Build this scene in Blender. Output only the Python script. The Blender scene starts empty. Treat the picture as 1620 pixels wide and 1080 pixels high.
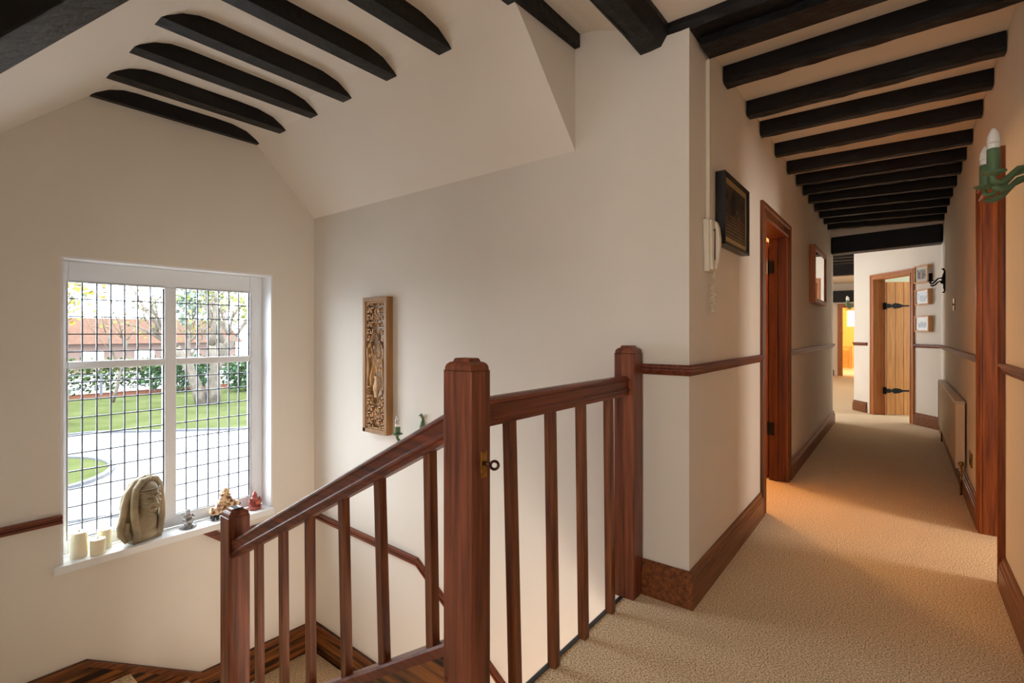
import bpy, bmesh, math, random
from mathutils import Vector, Matrix, noise
random.seed(7)
SC = bpy.context.scene
COL = SC.collection
PI = math.pi

# ------------------------------------------------------------------ camera, sky, exposure, large lights
cam_data = bpy.data.cameras.new('camera')
cam = bpy.data.objects.new('camera', cam_data)
COL.objects.link(cam)
cam.location = (0, 0, 1.2)
cam.rotation_euler = (PI/2, 0, math.radians(38.03))
cam_data.sensor_width = 36.0
cam_data.lens = 36.0*789/1620
cam_data.shift_y = -13/1620
cam_data.clip_start = 0.02
cam_data.clip_end = 500
SC.camera = cam

SC.view_settings.view_transform = 'Standard'
SC.view_settings.look = 'None'
SC.view_settings.gamma = 1
SC.view_settings.use_curve_mapping = False
SC.view_settings.exposure = 0.75
SC.cycles.use_denoising = True
SC.cycles.max_bounces = 10
SC.cycles.diffuse_bounces = 6
SC.cycles.sample_clamp_indirect = 6.0

world = bpy.data.worlds.new('sky'); SC.world = world
world.use_nodes = True
wn = world.node_tree
bg = wn.nodes['Background']
bg.inputs['Color'].default_value = (0.86, 0.93, 1.0, 1)
bg.inputs['Strength'].default_value = 12.5

def area(name, loc, direction, sx, sy, power, color, portal=False):
    d = bpy.data.lights.new(name, 'AREA'); d.shape = 'RECTANGLE'; d.size = sx; d.size_y = sy
    d.energy = power; d.color = color
    o = bpy.data.objects.new(name, d); COL.objects.link(o); o.location = loc
    o.rotation_euler = Vector(direction).to_track_quat('-Z', 'Y').to_euler()
    if portal: d.cycles.is_portal = True
    return o
def bulb_light(name, loc, power, color, r=0.05):
    d = bpy.data.lights.new(name, 'POINT'); d.energy = power; d.color = color; d.shadow_soft_size = r
    o = bpy.data.objects.new(name, d); COL.objects.link(o); o.location = loc
    return o

area('sky_portal', (-4.03, 1.255, 0.76), (1, 0, 0), 1.25, 1.8, 1, (1, 1, 1), portal=True)
area('landing_fill_light', (-0.50, -2.10, 1.50), (0, 1, 0.05), 0.9, 1.5, 17, (1.0, 0.96, 0.94))  # added fill from behind the camera, no window is modelled there
area('right_room_window_light', (3.05, 3.72, 1.35), (-1, 0, -0.10), 0.8, 1.3, 30, (1.0, 0.93, 0.86))
area('side_passage_window_light', (-3.35, 9.0, 1.5), (1, 0, -0.12), 1.2, 1.3, 30, (0.93, 0.97, 1.0))
bulb_light('left_room_lamp', (-1.95, 5.0, 1.85), 54, (1.0, 0.56, 0.22), 0.12)
bulb_light('lower_hall_lamp', (-0.65, 0.62, -0.80), 4, (1.0, 0.58, 0.30), 0.08)
area('lower_hall_fill_light', (0.34, 1.15, -1.55), (-1, 0, 0.12), 1.1, 1.2, 36, (1.0, 0.90, 0.80))  # added unseen light to lift the window wall from below, no hall window exists
bulb_light('far_room_lamp', (-1.3, 19.0, 2.2), 70, (1.0, 0.60, 0.22), 0.15)
bulb_light('far_passage_lamp', (-2.2, 13.0, 2.0), 36, (1.0, 0.90, 0.78), 0.15)

# ------------------------------------------------------------------ materials
def lin(c):
    return tuple((v/255/12.92 if v/255 <= 0.04045 else ((v/255+0.055)/1.055)**2.4) for v in c)
def mat(name, c, rough=0.6, metal=0.0, c2=None, nscale=8.0, stretch=(1, 1, 1), bump=0.0, bscale=None, coat=0.0, detail=4, lo=0.35, hi=0.65, sss=0.0, spec=0.5, bdist=0.01):
    m = bpy.data.materials.new(name); m.use_nodes = True
    nt = m.node_tree; b = nt.nodes['Principled BSDF']
    b.inputs['Roughness'].default_value = rough
    b.inputs['Metallic'].default_value = metal
    b.inputs['Base Color'].default_value = (*lin(c), 1)
    b.inputs['Coat Weight'].default_value = coat; b.inputs['Coat Roughness'].default_value = 0.2
    b.inputs['Specular IOR Level'].default_value = spec
    if sss:
        b.inputs['Subsurface Weight'].default_value = sss
        b.inputs['Subsurface Radius'].default_value = (0.03, 0.02, 0.012)
    tc = nt.nodes.new('ShaderNodeTexCoord'); mp = nt.nodes.new('ShaderNodeMapping')
    mp.inputs['Scale'].default_value = stretch
    nt.links.new(tc.outputs['Object'], mp.inputs['Vector'])
    if c2 is not None:
        n = nt.nodes.new('ShaderNodeTexNoise'); n.inputs['Scale'].default_value = nscale; n.inputs['Detail'].default_value = detail
        r = nt.nodes.new('ShaderNodeValToRGB')
        r.color_ramp.elements[0].position = lo; r.color_ramp.elements[1].position = hi
        r.color_ramp.elements[0].color = (*lin(c), 1); r.color_ramp.elements[1].color = (*lin(c2), 1)
        nt.links.new(mp.outputs['Vector'], n.inputs['Vector'])
        nt.links.new(n.outputs['Fac'], r.inputs['Fac'])
        nt.links.new(r.outputs['Color'], b.inputs['Base Color'])
    if bump:
        n2 = nt.nodes.new('ShaderNodeTexNoise'); n2.inputs['Scale'].default_value = bscale or nscale; n2.inputs['Detail'].default_value = detail
        bp = nt.nodes.new('ShaderNodeBump'); bp.inputs['Strength'].default_value = bump; bp.inputs['Distance'].default_value = bdist
        nt.links.new(mp.outputs['Vector'], n2.inputs['Vector'])
        nt.links.new(n2.outputs['Fac'], bp.inputs['Height'])
        nt.links.new(bp.outputs['Normal'], b.inputs['Normal'])
    return m
GX, GY, GZ = (0.7, 14, 14), (14, 0.7, 14), (14, 14, 0.7)
M = {}
M['plaster'] = mat('cream_plaster', (225, 218, 207), 0.85, c2=(230, 223, 213), nscale=1.2, bump=0.25, bscale=2.2, bdist=0.02)
M['plaster_warm'] = mat('warm_plaster', (216, 190, 158), 0.85, c2=(221, 196, 165), nscale=1.2, bump=0.25, bscale=2.2, bdist=0.02)
M['plaster_yellow'] = mat('yellow_plaster', (232, 190, 112), 0.85)
M['ceil'] = mat('ceiling_plaster', (230, 222, 211), 0.9, bump=0.35, bscale=5, bdist=0.012)
M['ceil_warm'] = mat('corridor_ceiling_plaster', (222, 194, 158), 0.9, bump=0.35, bscale=5, bdist=0.012)
M['white'] = mat('white_gloss_paint', (236, 237, 238), 0.35)
M['upvc'] = mat('white_window_plastic', (232, 235, 238), 0.3)
M['lead'] = mat('lead_came', (84, 88, 100), 0.6, 0.0)
M['beam'] = mat('black_painted_timber', (11, 10, 10), 0.5, spec=0.3, c2=(18, 16, 16), nscale=9, stretch=(1, 1, 1), bump=0.9, bscale=14, bdist=0.012)
def wood(nm, dark, light, axis, rough=0.40, coat=0.06, ns=4.0, lo=0.3, hi=0.72):
    return mat(nm, dark, rough, spec=0.35, c2=light, nscale=ns, stretch=axis, bump=0.12, bscale=9, coat=coat, detail=6, lo=lo, hi=hi)
M['mah_x'] = wood('mahogany_x', (76, 34, 21), (134, 68, 44), GX)
M['mah_y'] = wood('mahogany_y', (76, 34, 21), (134, 68, 44), GY)
M['mah_z'] = wood('mahogany_z', (82, 39, 23), (146, 82, 53), GZ)
M['bal_z'] = wood('baluster_timber', (84, 42, 26), (146, 88, 52), GZ)
M['skirt_x'] = wood('skirting_x', (84, 44, 22), (144, 86, 46), GX, ns=5)
M['skirt_y'] = wood('skirting_y', (84, 44, 22), (144, 86, 46), GY, ns=5)
M['stripe_x'] = wood('stripy_skirting_x', (40, 24, 15), (156, 96, 48), GX, ns=2.6, lo=0.42, hi=0.62)
M['stripe_y'] = wood('stripy_skirting_y', (40, 24, 15), (156, 96, 48), GY, ns=2.6, lo=0.42, hi=0.62)
M['door_z'] = wood('red_door_timber', (100, 44, 14), (164, 84, 28), GZ)
M['door_y'] = wood('red_door_timber_y', (98, 38, 12), (160, 72, 24), GY)
M['case_z'] = wood('casing_timber', (88, 46, 22), (136, 78, 38), GZ)
M['case_y'] = wood('casing_timber_y', (88, 46, 22), (136, 78, 38), GY)
M['oak_z'] = wood('oak_boards', (186, 128, 74), (218, 162, 104), GZ, rough=0.45, coat=0.1)
M['oakd_z'] = wood('oak_frame', (158, 94, 48), (190, 122, 68), GZ, rough=0.45, coat=0.1)
M['iron'] = mat('black_iron', (26, 28, 34), 0.45, 0.7)
M['brass'] = mat('brass', (178, 140, 72), 0.3, 1.0, c2=(120, 86, 40), nscale=30)
M['brown_metal'] = mat('bronzed_metal', (88, 58, 46), 0.35, 0.9)
M['green'] = mat('green_paint', (80, 108, 74), 0.5, c2=(94, 122, 86), nscale=20)
M['black'] = mat('black_frame', (18, 18, 20), 0.35)
M['gold'] = mat('gold_mount', (196, 170, 118), 0.5, 0.3)
M['cream_plastic'] = mat('cream_plastic', (226, 216, 196), 0.35)
M['dark_slot'] = mat('dark_slot', (24, 22, 24), 0.7)
M['wax'] = mat('candle_wax', (246, 236, 206), 0.5, sss=0.5)
M['wick'] = mat('wick', (60, 52, 46), 0.9)
M['stone'] = mat('carved_stone', (176, 158, 126), 0.62, c2=(112, 98, 76), nscale=7, bump=0.5, bscale=40, lo=0.35, hi=0.75)
M['pewter'] = mat('pewter', (196, 192, 188), 0.45, 0.2, c2=(90, 86, 86), nscale=40)
M['root'] = mat('carved_soapstone', (236, 204, 160), 0.5, c2=(120, 66, 50), nscale=34, lo=0.42, hi=0.6)
M['dark_stone'] = mat('dark_stand', (48, 50, 54), 0.55)
M['red'] = mat('red_resin', (120, 34, 32), 0.4, c2=(176, 92, 78), nscale=30)
M['orange'] = mat('orange_glaze', (206, 100, 60), 0.4)
M['carve'] = mat('carved_gilt_wood', (170, 126, 78), 0.55, c2=(204, 160, 106), nscale=14, bump=0.3, bscale=60)
M['carve_frame'] = wood('carved_panel_frame', (138, 98, 58), (166, 124, 78), GZ, rough=0.5, coat=0.0)
M['rad'] = mat('radiator_enamel', (206, 188, 160), 0.3)
M['mount'] = mat('cream_card', (228, 224, 212), 0.8)
M['photo'] = mat('photo_print', (60, 56, 62), 0.4, c2=(186, 180, 176), nscale=26, detail=2)
M['photo_dark'] = mat('dark_photo_print', (26, 22, 24), 0.4, c2=(92, 80, 70), nscale=22, detail=3)
M['sepia'] = mat('photo_figure', (84, 76, 84), 0.5)
M['skin'] = mat('photo_faces', (196, 170, 150), 0.5)
M['pink'] = mat('photo_red_dress', (160, 66, 70), 0.5)
M['step_tone'] = mat('photo_steps', (150, 128, 98), 0.5)
M['edging'] = mat('landing_edging', (52, 52, 56), 0.5)
M['grass'] = mat('lawn', (49, 55, 31), 0.95, spec=0.0, c2=(60, 64, 40), nscale=0.8)
M['drive'] = mat('pale_gravel_drive', (118, 117, 118), 0.95, c2=(130, 129, 130), nscale=1.5)
M['kerb'] = mat('kerb_stone', (52, 54, 58), 0.9)
M['soil'] = mat('red_leaf_litter', (70, 44, 34), 0.95, spec=0.0)
M['hedge'] = mat('hedge_leaf', (38, 52, 28), 0.8, spec=0.0, c2=(64, 78, 44), nscale=3)
M['leaf'] = mat('pale_green_leaf', (80, 88, 44), 0.8, spec=0.0, c2=(100, 104, 54), nscale=2)
M['yellow_leaf'] = mat('yellow_leaf', (112, 96, 36), 0.8, spec=0.0, c2=(130, 116, 58), nscale=2)
M['dark_leaf'] = mat('dark_green_leaf', (30, 48, 36), 0.7, spec=0.0, c2=(54, 74, 48), nscale=2)
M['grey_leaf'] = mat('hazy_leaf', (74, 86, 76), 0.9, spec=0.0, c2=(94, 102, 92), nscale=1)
M['bark'] = mat('pale_bark', (72, 66, 60), 0.9, spec=0.0, c2=(92, 86, 78), nscale=4, bump=0.3)
M['roof'] = mat('orange_roof_tile', (66, 50, 42), 0.9, spec=0.0, c2=(76, 58, 49), nscale=3)
M['brickwall'] = mat('pink_brick', (92, 78, 72), 0.9, spec=0.0)
M['fence'] = mat('fence_post', (60, 64, 70), 0.8)
M['blind'] = mat('patterned_blind', (196, 110, 60), 0.8, c2=(226, 180, 130), nscale=20)
M['tile'] = mat('pale_floor', (214, 210, 200), 0.5)

def carpet():
    m = bpy.data.materials.new('beige_carpet'); m.use_nodes = True; nt = m.node_tree; b = nt.nodes['Principled BSDF']
    b.inputs['Roughness'].default_value = 1.0; b.inputs['Specular IOR Level'].default_value = 0.1
    b.inputs['Sheen Weight'].default_value = 0.2
    tc = nt.nodes.new('ShaderNodeTexCoord')
    n1 = nt.nodes.new('ShaderNodeTexNoise'); n1.inputs['Scale'].default_value = 175; n1.inputs['Detail'].default_value = 3
    n2 = nt.nodes.new('ShaderNodeTexNoise'); n2.inputs['Scale'].default_value = 3.0; n2.inputs['Detail'].default_value = 3
    r = nt.nodes.new('ShaderNodeValToRGB')
    r.color_ramp.elements[0].position = 0.36; r.color_ramp.elements[1].position = 0.58
    r.color_ramp.elements[0].color = (*lin((150, 116, 78)), 1); r.color_ramp.elements[1].color = (*lin((252, 226, 184)), 1)
    mx = nt.nodes.new('ShaderNodeMixRGB'); mx.blend_type = 'MULTIPLY'; mx.inputs['Fac'].default_value = 0.12
    bp = nt.nodes.new('ShaderNodeBump'); bp.inputs['Strength'].default_value = 0.6; bp.inputs['Distance'].default_value = 0.006
    for n in (n1, n2): nt.links.new(tc.outputs['Object'], n.inputs['Vector'])
    nt.links.new(n1.outputs['Fac'], r.inputs['Fac'])
    nt.links.new(r.outputs['Color'], mx.inputs['Color1']); nt.links.new(n2.outputs['Fac'], mx.inputs['Color2'])
    nt.links.new(mx.outputs['Color'], b.inputs['Base Color'])
    nt.links.new(n1.outputs['Fac'], bp.inputs['Height']); nt.links.new(bp.outputs['Normal'], b.inputs['Normal'])
    return m
M['carpet'] = carpet()
def glass(name, tint, gloss):
    m = bpy.data.materials.new(name); m.use_nodes = True; nt = m.node_tree
    for n in list(nt.nodes):
        if n.type == 'BSDF_PRINCIPLED': nt.nodes.remove(n)
    out = nt.nodes['Material Output']
    t = nt.nodes.new('ShaderNodeBsdfTransparent'); t.inputs['Color'].default_value = (*tint, 1)
    g = nt.nodes.new('ShaderNodeBsdfGlossy'); g.inputs['Roughness'].default_value = 0.02
    mx = nt.nodes.new('ShaderNodeMixShader'); mx.inputs['Fac'].default_value = gloss
    nt.links.new(t.outputs[0], mx.inputs[1]); nt.links.new(g.outputs[0], mx.inputs[2]); nt.links.new(mx.outputs[0], out.inputs['Surface'])
    return m
M['glass'] = glass('window_glass', (0.97, 0.98, 0.98), 0.04)
M['pic_glass'] = glass('picture_glass', (0.96, 0.96, 0.96), 0.02)
M['bulb'] = mat('frosted_bulb', (238, 236, 230), 0.15, coat=0.5)
M['mirror'] = mat('mirror_silver', (235, 235, 232), 0.02, 1.0)

# ------------------------------------------------------------------ mesh helpers
class MB:
    def __init__(s): s.bm = bmesh.new()
    def box(s, x0, x1, y0, y1, z0, z1):
        v = [s.bm.verts.new(p) for p in ((x0,y0,z0),(x1,y0,z0),(x1,y1,z0),(x0,y1,z0),(x0,y0,z1),(x1,y0,z1),(x1,y1,z1),(x0,y1,z1))]
        for f in ((0,3,2,1),(4,5,6,7),(0,1,5,4),(1,2,6,5),(2,3,7,6),(3,0,4,7)): s.bm.faces.new([v[i] for i in f])
        return v
    def prism(s, pts, axis, a0, a1):
        # pts in the plane perpendicular to axis: x->(y,z) y->(x,z) z->(x,y)
        def P(p, a): return {'x': (a, p[0], p[1]), 'y': (p[0], a, p[1]), 'z': (p[0], p[1], a)}[axis]
        A = [s.bm.verts.new(P(p, a0)) for p in pts]; B = [s.bm.verts.new(P(p, a1)) for p in pts]
        n = len(pts)
        s.bm.faces.new(A); s.bm.faces.new(B[::-1])
        for i in range(n): s.bm.faces.new((A[i], B[i], B[(i+1) % n], A[(i+1) % n]))
    def hexa(s, bottom, top):
        v = [s.bm.verts.new(p) for p in list(bottom)+list(top)]
        for f in ((0,3,2,1),(4,5,6,7),(0,1,5,4),(1,2,6,5),(2,3,7,6),(3,0,4,7)): s.bm.faces.new([v[i] for i in f])
    def sweep(s, path, prof, axis):
        path = [Vector(p) for p in path]; axis = Vector(axis).normalized(); n = len(path)
        rings = []
        for i in range(n):
            ts = []
            if i > 0: ts.append((path[i]-path[i-1]).normalized())
            if i < n-1: ts.append((path[i+1]-path[i]).normalized())
            ls = [axis.cross(t).normalized() for t in ts]
            if len(ls) == 1: l = ls[0]
            else:
                l = (ls[0]+ls[1]); l = l/ max(1e-6, (l.length_squared/2))
            rings.append([s.bm.verts.new(path[i] + l*a + axis*b) for a, b in prof])
        m = len(prof)
        for i in range(n-1):
            for j in range(m):
                k = (j+1) % m
                s.bm.faces.new((rings[i][j], rings[i][k], rings[i+1][k], rings[i+1][j]))
        s.bm.faces.new(rings[0][::-1]); s.bm.faces.new(rings[-1])
    def tube(s, pts, r, seg=8, flat=1.0):
        pts = [Vector(p) for p in pts]; n = len(pts)
        rr = r if isinstance(r, (list, tuple)) else [r]*n
        up = Vector((0.13, 0.31, 0.94)).normalized(); rings = []; prev = None
        for i in range(n):
            t = (pts[min(i+1, n-1)]-pts[max(i-1, 0)])
            if t.length < 1e-9: t = Vector((0, 0, 1))
            t.normalize()
            if prev is None:
                a = t.cross(up)
                if a.length < 0.1: a = t.cross(Vector((1, 0, 0)))
            else: a = prev - t*prev.dot(t)
            a.normalize(); prev = a; b = t.cross(a)
            rings.append([s.bm.verts.new(pts[i] + (a*math.cos(2*PI*k/seg) + b*math.sin(2*PI*k/seg)*flat)*rr[i]) for k in range(seg)])
        for i in range(n-1):
            for k in range(seg):
                s.bm.faces.new((rings[i][k], rings[i][(k+1) % seg], rings[i+1][(k+1) % seg], rings[i+1][k]))
        s.bm.faces.new(rings[0][::-1]); s.bm.faces.new(rings[-1])
    def lathe(s, prof, c=(0, 0, 0), seg=24):
        rings = []
        for r, z in prof:
            rings.append([s.bm.verts.new((c[0]+r*math.cos(2*PI*k/seg), c[1]+r*math.sin(2*PI*k/seg), c[2]+z)) for k in range(seg)])
        for i in range(len(rings)-1):
            for k in range(seg):
                s.bm.faces.new((rings[i][k], rings[i][(k+1) % seg], rings[i+1][(k+1) % seg], rings[i+1][k]))
        s.bm.faces.new(rings[0][::-1]); s.bm.faces.new(rings[-1])
    def ell(s, c, r, rot=None, sub=2):
        if not isinstance(r, (list, tuple)): r = (r, r, r)
        g = bmesh.ops.create_icosphere(s.bm, subdivisions=sub, radius=1)
        mm = Matrix.Translation(Vector(c)) @ (rot.to_matrix().to_4x4() if rot is not None else Matrix()) @ Matrix.Diagonal((*r, 1))
        bmesh.ops.transform(s.bm, matrix=mm, verts=g['verts'])
    def quad(s, c, sz):
        c = Vector(c); a = Vector((random.gauss(0,1), random.gauss(0,1), random.gauss(0,1))).normalized(); b = a.orthogonal().normalized()
        q = a.cross(b)
        s.bm.faces.new([s.bm.verts.new(c + b*sz*i + q*sz*0.7*j) for i, j in ((-1,0),(0,-1),(1,0),(0,1))])
    def build(s, name, m, parent=None, smooth=False, bevel=0.0, local=False, remesh=0.0, autosmooth=False):
        bmesh.ops.recalc_face_normals(s.bm, faces=s.bm.faces)
        me = bpy.data.meshes.new(name); o = bpy.data.objects.new(name, me); COL.objects.link(o)
        if parent is not None:
            o.parent = parent
            if not local:
                off = Vector(wloc(parent)); bmesh.ops.translate(s.bm, vec=-off, verts=s.bm.verts)
        s.bm.to_mesh(me); s.bm.free()
        me.materials.append(m)
        if smooth or autosmooth:
            for p in me.polygons: p.use_smooth = True
        if bevel:
            bv = o.modifiers.new('bevel', 'BEVEL'); bv.width = bevel; bv.segments = 2; bv.limit_method = 'ANGLE'; bv.angle_limit = 0.6
        if remesh:
            rm = o.modifiers.new('remesh', 'REMESH'); rm.mode = 'VOXEL'; rm.voxel_size = remesh; rm.use_smooth_shade = True
            sm = o.modifiers.new('smooth', 'SMOOTH'); sm.iterations = 1; sm.factor = 0.4
        return o
def wloc(o):
    v = Vector((0, 0, 0))
    while o is not None:
        v += o.location; o = o.parent
    return v
def thing(name, label, cat, loc, group=None, rz=0.0):
    o = bpy.data.objects.new(name, None); COL.objects.link(o); o.location = loc; o.rotation_euler = (0, 0, rz)
    o.empty_display_size = 0.1
    return tag(o, label, cat, group)
def tag(o, label, cat, group=None):
    o['label'] = label; o['category'] = cat
    if group: o['group'] = group
    return o
def struct(o): o['kind'] = 'structure'; return o
def wall_with_holes(mb, run, a0, a1, t0, t1, z0, z1, holes):
    # run 'x': wall runs along x between a0..a1, thickness t0..t1 in y ; holes (h0,h1,zb,zt)
    def B(p0, p1, q0, q1):
        if p1-p0 < 1e-4 or q1-q0 < 1e-4: return
        if run == 'x': mb.box(p0, p1, t0, t1, q0, q1)
        else: mb.box(t0, t1, p0, p1, q0, q1)
    cur = a0
    for h0, h1, zb, zt in sorted(holes):
        B(cur, h0, z0, z1); B(h0, h1, z0, zb); B(h0, h1, zt, z1); cur = h1
    B(cur, a1, z0, z1)

# ------------------------------------------------------------------ floors
XR, XL = 0.38, -0.735
H = 2.585
f = MB(); f.box(-1.0, 0.5, -2.3, 2.2, -0.24, 0); f.box(-0.86, 0.5, 2.2, 8.0, -0.24, 0)
f.box(-3.6, 0.9, 8.0, 17.0, -0.24, 0)
f.box(0.5, 3.4, 2.2, 5.4, -0.24, 0); f.box(-3.2, -0.86, 2.32, 5.6, -0.24, 0)
f.box(0.9, 3.2, 8.0, 12.0, -0.24, 0)
struct(f.build('floor', M['carpet']))
f = MB(); f.box(-3.0, 0.4, 17.0, 21.2, -0.24, 0.0); struct(f.build('floor', M['carpet']))
f = MB(); f.box(-4.0, 0.5, -0.1, 2.35, -2.8, -2.68); struct(f.build('floor', M['carpet']))
e = MB(); e.box(-1.014, -0.998, 1.13, 2.12, -0.24, 0.004); struct(e.build('trim_1', M['edging']))
e = MB(); e.box(-1.03, -1.0145, 1.13, 2.12, -0.24, -0.012); struct(e.build('trim_2', M['white']))

# ------------------------------------------------------------------ stairwell walls
WX = -3.76
w = MB(); wall_with_holes(w, 'y', -0.1, 2.35, WX-0.26, WX, -2.8, 2.9, [(0.651, 1.860, -0.157, 1.642)]); struct(w.build('wall_window', M['plaster']))
w = MB(); w.box(WX-0.26, XL-0.125, 2.2, 2.32, -2.8, 2.95); w.box(XL-0.125, XL, 2.2, 2.32, -2.8, 0.0); struct(w.build('wall_back', M['plaster']))
w = MB(); w.box(WX, -1.0, -0.10, 0.05, -2.8, 2.95); struct(w.build('wall_front', M['plaster']))
w = MB(); w.box(-1.12, -1.0, -2.3, -0.10, -0.3, 2.95); struct(w.build('wall_left', M['plaster']))
w = MB(); wall_with_holes(w, 'x', -1.12, 0.5, -2.42, -2.30, -0.3, 2.95, []); struct(w.build('wall_behind', M['plaster']))
w = MB(); w.box(0.38, 0.5, -0.1, 2.35, -2.8, -0.24); w.box(-1.0, 0.4, -0.1, 0.0, -2.8, -0.24); w.box(XL, 0.38, 2.2, 2.32, -2.8, -0.24); struct(w.build('wall_lower', M['plaster']))

# stair ceiling: solid above two slopes and a flat, its end face is the triangular cheek
prof = [(2.2, 2.13), (1.80, 2.535), (1.72, 2.61), (1.65, 2.652), (1.55, 2.674), (1.44, 2.678), (1.0, 2.678), (0.93, 2.672), (0.86, 2.648), (0.80, 2.61), (0.748, 2.565), (0.05, 1.93), (0.05, 2.95), (2.2, 2.95)]
c = MB(); c.prism(prof, 'x', WX-0.05, -1.312); struct(c.build('ceiling', M['ceil']))
c = MB(); c.prism([(-1.312, 2.715), (-1.20, 2.70), (-1.08, 2.655), (-0.97, 2.585), (0.5, H), (0.5, 2.95), (-1.312, 2.95)], 'y', -2.42, 2.2); struct(c.build('ceiling', M['ceil']))
c = MB(); c.box(-0.86, 0.5, 2.2, 8.0, H, 2.95); struct(c.build('ceiling', M['ceil']))
c = MB(); c.box(-3.7, 0.9, 8.0, 17.1, 2.60, 2.95); struct(c.build('ceiling', M['ceil']))
c = MB(); c.box(0.9, 3.3, 8.0, 12.1, 2.60, 2.95); c.box(0.5, 3.5, 2.1, 5.5, 2.6, 2.95); c.box(-3.3, -0.86, 2.3, 5.7, 2.6, 2.95); c.box(-3.1, 0.5, 17.1, 21.4, 2.6, 2.95); struct(c.build('ceiling', M['ceil']))

# ------------------------------------------------------------------ corridor walls
w = MB(); wall_with_holes(w, 'y', 2.32, 7.97, XL-0.125, XL, 0, H, [(3.672, 4.538, 0, 1.988)])
w.box(XL-0.125, XL, 2.2, 2.32, 0, H); struct(w.build('wall_left', M['plaster']))
w = MB(); wall_with_holes(w, 'y', -2.42, 8.14, XR, XR+0.12, 0, 2.6, [(3.322, 4.098, 0, 2.003)]); struct(w.build('wall_right', M['plaster']))
# adjoining rooms (only the parts a door could show)
w = MB(); w.box(0.5, 3.4, 2.2, 2.32, 0, 2.6); w.box(0.5, 3.4, 5.2, 5.32, 0, 2.6); w.box(3.3, 3.42, 2.2, 5.32, 0, 2.6); struct(w.build('wall_right_room', M['plaster']))
w = MB(); w.box(-3.2, -0.86, 5.5, 5.62, 0, 2.6); w.box(-3.2, -3.08, 2.32, 5.6, 0, 2.6); struct(w.build('wall_left_room', M['plaster_warm']))
# lintel over the end of the corridor
w = MB(); w.box(XL, XR, 7.74, 7.97, 2.455, H); struct(w.build('wall_lintel', M['plaster']))
# side passage
w = MB(); w.box(-3.6, XL-0.125, 7.85, 7.97, 0, 2.6); w.box(-3.6, -3.48, 7.9, 17.1, 0, 2.6); struct(w.build('wall_side_passage', M['plaster']))

# diagonal wall
A = Vector((0.38, 8.12, 0)); EX = Vector((-0.584, 0.812, 0)); NN = Vector((-0.812, -0.584, 0))
RZ = math.atan2(EX.y, EX.x)       # local x runs along the wall, local y = -normal... (y points away from the corridor when negated)
# local frame: x along EX, y = cross(z, x) = left of EX
LY = Vector((-EX.y, EX.x, 0))      # = (-0.812,-0.584) = NN : local +y faces the corridor
def diag_obj(o): o.location = A; o.rotation_euler = (0, 0, RZ); return o
w = MB(); wall_with_holes(w, 'x', -0.12, 1.67, -0.12, 0, 0, 2.6, [(0.485, 1.215, 0, 2.0)])
struct(diag_obj(w.build('wall_diagonal', M['plaster'])))
w = MB(); w.box(-0.595, -0.47, 9.48, 17.0, 0, 2.6); struct(w.build('wall_far_right', M['plaster']))
# far end wall with doorway
w = MB(); wall_with_holes(w, 'x', -3.5, -0.5, 16.8, 16.92, 0, 2.6, [(-1.44, -0.70, 0, 2.02)]); struct(w.build('wall_far_end', M['plaster']))
# room behind the plank door
w = MB(); w.box(0.5, 3.2, 8.0, 8.1, 0, 2.6); w.box(3.1, 3.2, 8.0, 12.0, 0, 2.6); w.box(-0.47, 3.2, 11.9, 12.0, 0, 2.6); struct(w.build('wall_plank_door_room', mat('pale_green_plaster', (196, 206, 190), 0.85)))
area('plank_door_room_window_light', (2.9, 10.4, 1.5), (-1, -0.2, -0.1), 1.0, 1.2, 55, (0.97, 0.98, 1.0))
# yellow room
w = MB(); wall_with_holes(w, 'x', -3.0, 0.4, 21.0, 21.12, 0, 2.6, [(-1.53, -1.0, 1.42, 2.1)])
w.box(-3.0, -2.9, 16.92, 21.0, 0, 2.6); w.box(0.3, 0.4, 16.92, 21.0, 0, 2.6); w.box(-2.9, 0.3, 20.97, 21.0, 0, 0.14); struct(w.build('wall_yellow_room', M['plaster_yellow']))

# ------------------------------------------------------------------ skirting boards and dado rails
SK = [(0, 0), (0, 0.165), (-0.006, 0.168), (-0.012, 0.160), (-0.013, 0.140), (-0.019, 0.132), (-0.020, 0.122), (-0.024, 0.118), (-0.024, 0)]
SK = [(a, z*0.95) for a, z in SK]
def skirt(name, path, m, flip=False):
    s = MB(); s.sweep(path, [(-a if flip else a, b) for a, b in SK], (0, 0, 1)); return struct(s.build(name, m))
RAIL = [(0, 1.012), (0, 1.060), (-0.020, 1.060), (-0.026, 1.054), (-0.026, 1.046), (-0.018, 1.040), (-0.018, 1.032), (-0.013, 1.024), (-0.007, 1.012)]
def rail(name, path, m, flip=False):
    s = MB(); s.sweep(path, [(-a if flip else a, b) for a, b in RAIL], (0, 0, 1)); return struct(s.build(name, m))
# left side: axis z cross tangent; going +x => lateral +y (into wall), so negative a comes out of the wall
skirt('baseboard_left', [(-0.944, 2.2, 0), (XL, 2.2, 0), (XL, 3.578, 0)], M['skirt_y'])
skirt('baseboard_left', [(XL, 4.645, 0), (XL, 7.97, 0), (XL-0.125, 7.97, 0)], M['skirt_y'])
rail('trim_3', [(-0.946, 2.2, 0), (XL, 2.2, 0), (XL, 3.59, 0)], M['mah_y'])
rail('trim_4', [(XL, 4.63, 0), (XL, 7.97, 0), (XL-0.125, 7.97, 0)], M['mah_y'])
skirt('baseboard_right', [(XR, 8.12, 0), (XR, 4.17, 0)], M['skirt_y'])
skirt('baseboard_right', [(XR, 3.248, 0), (XR, -2.3, 0)], M['skirt_y'])
rail('trim_5', [(XR, 8.12, 0), (XR, 4.17, 0)], M['mah_y'])
rail('trim_6', [(XR, 3.25, 0), (XR, -2.3, 0)], M['mah_y'])
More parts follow.
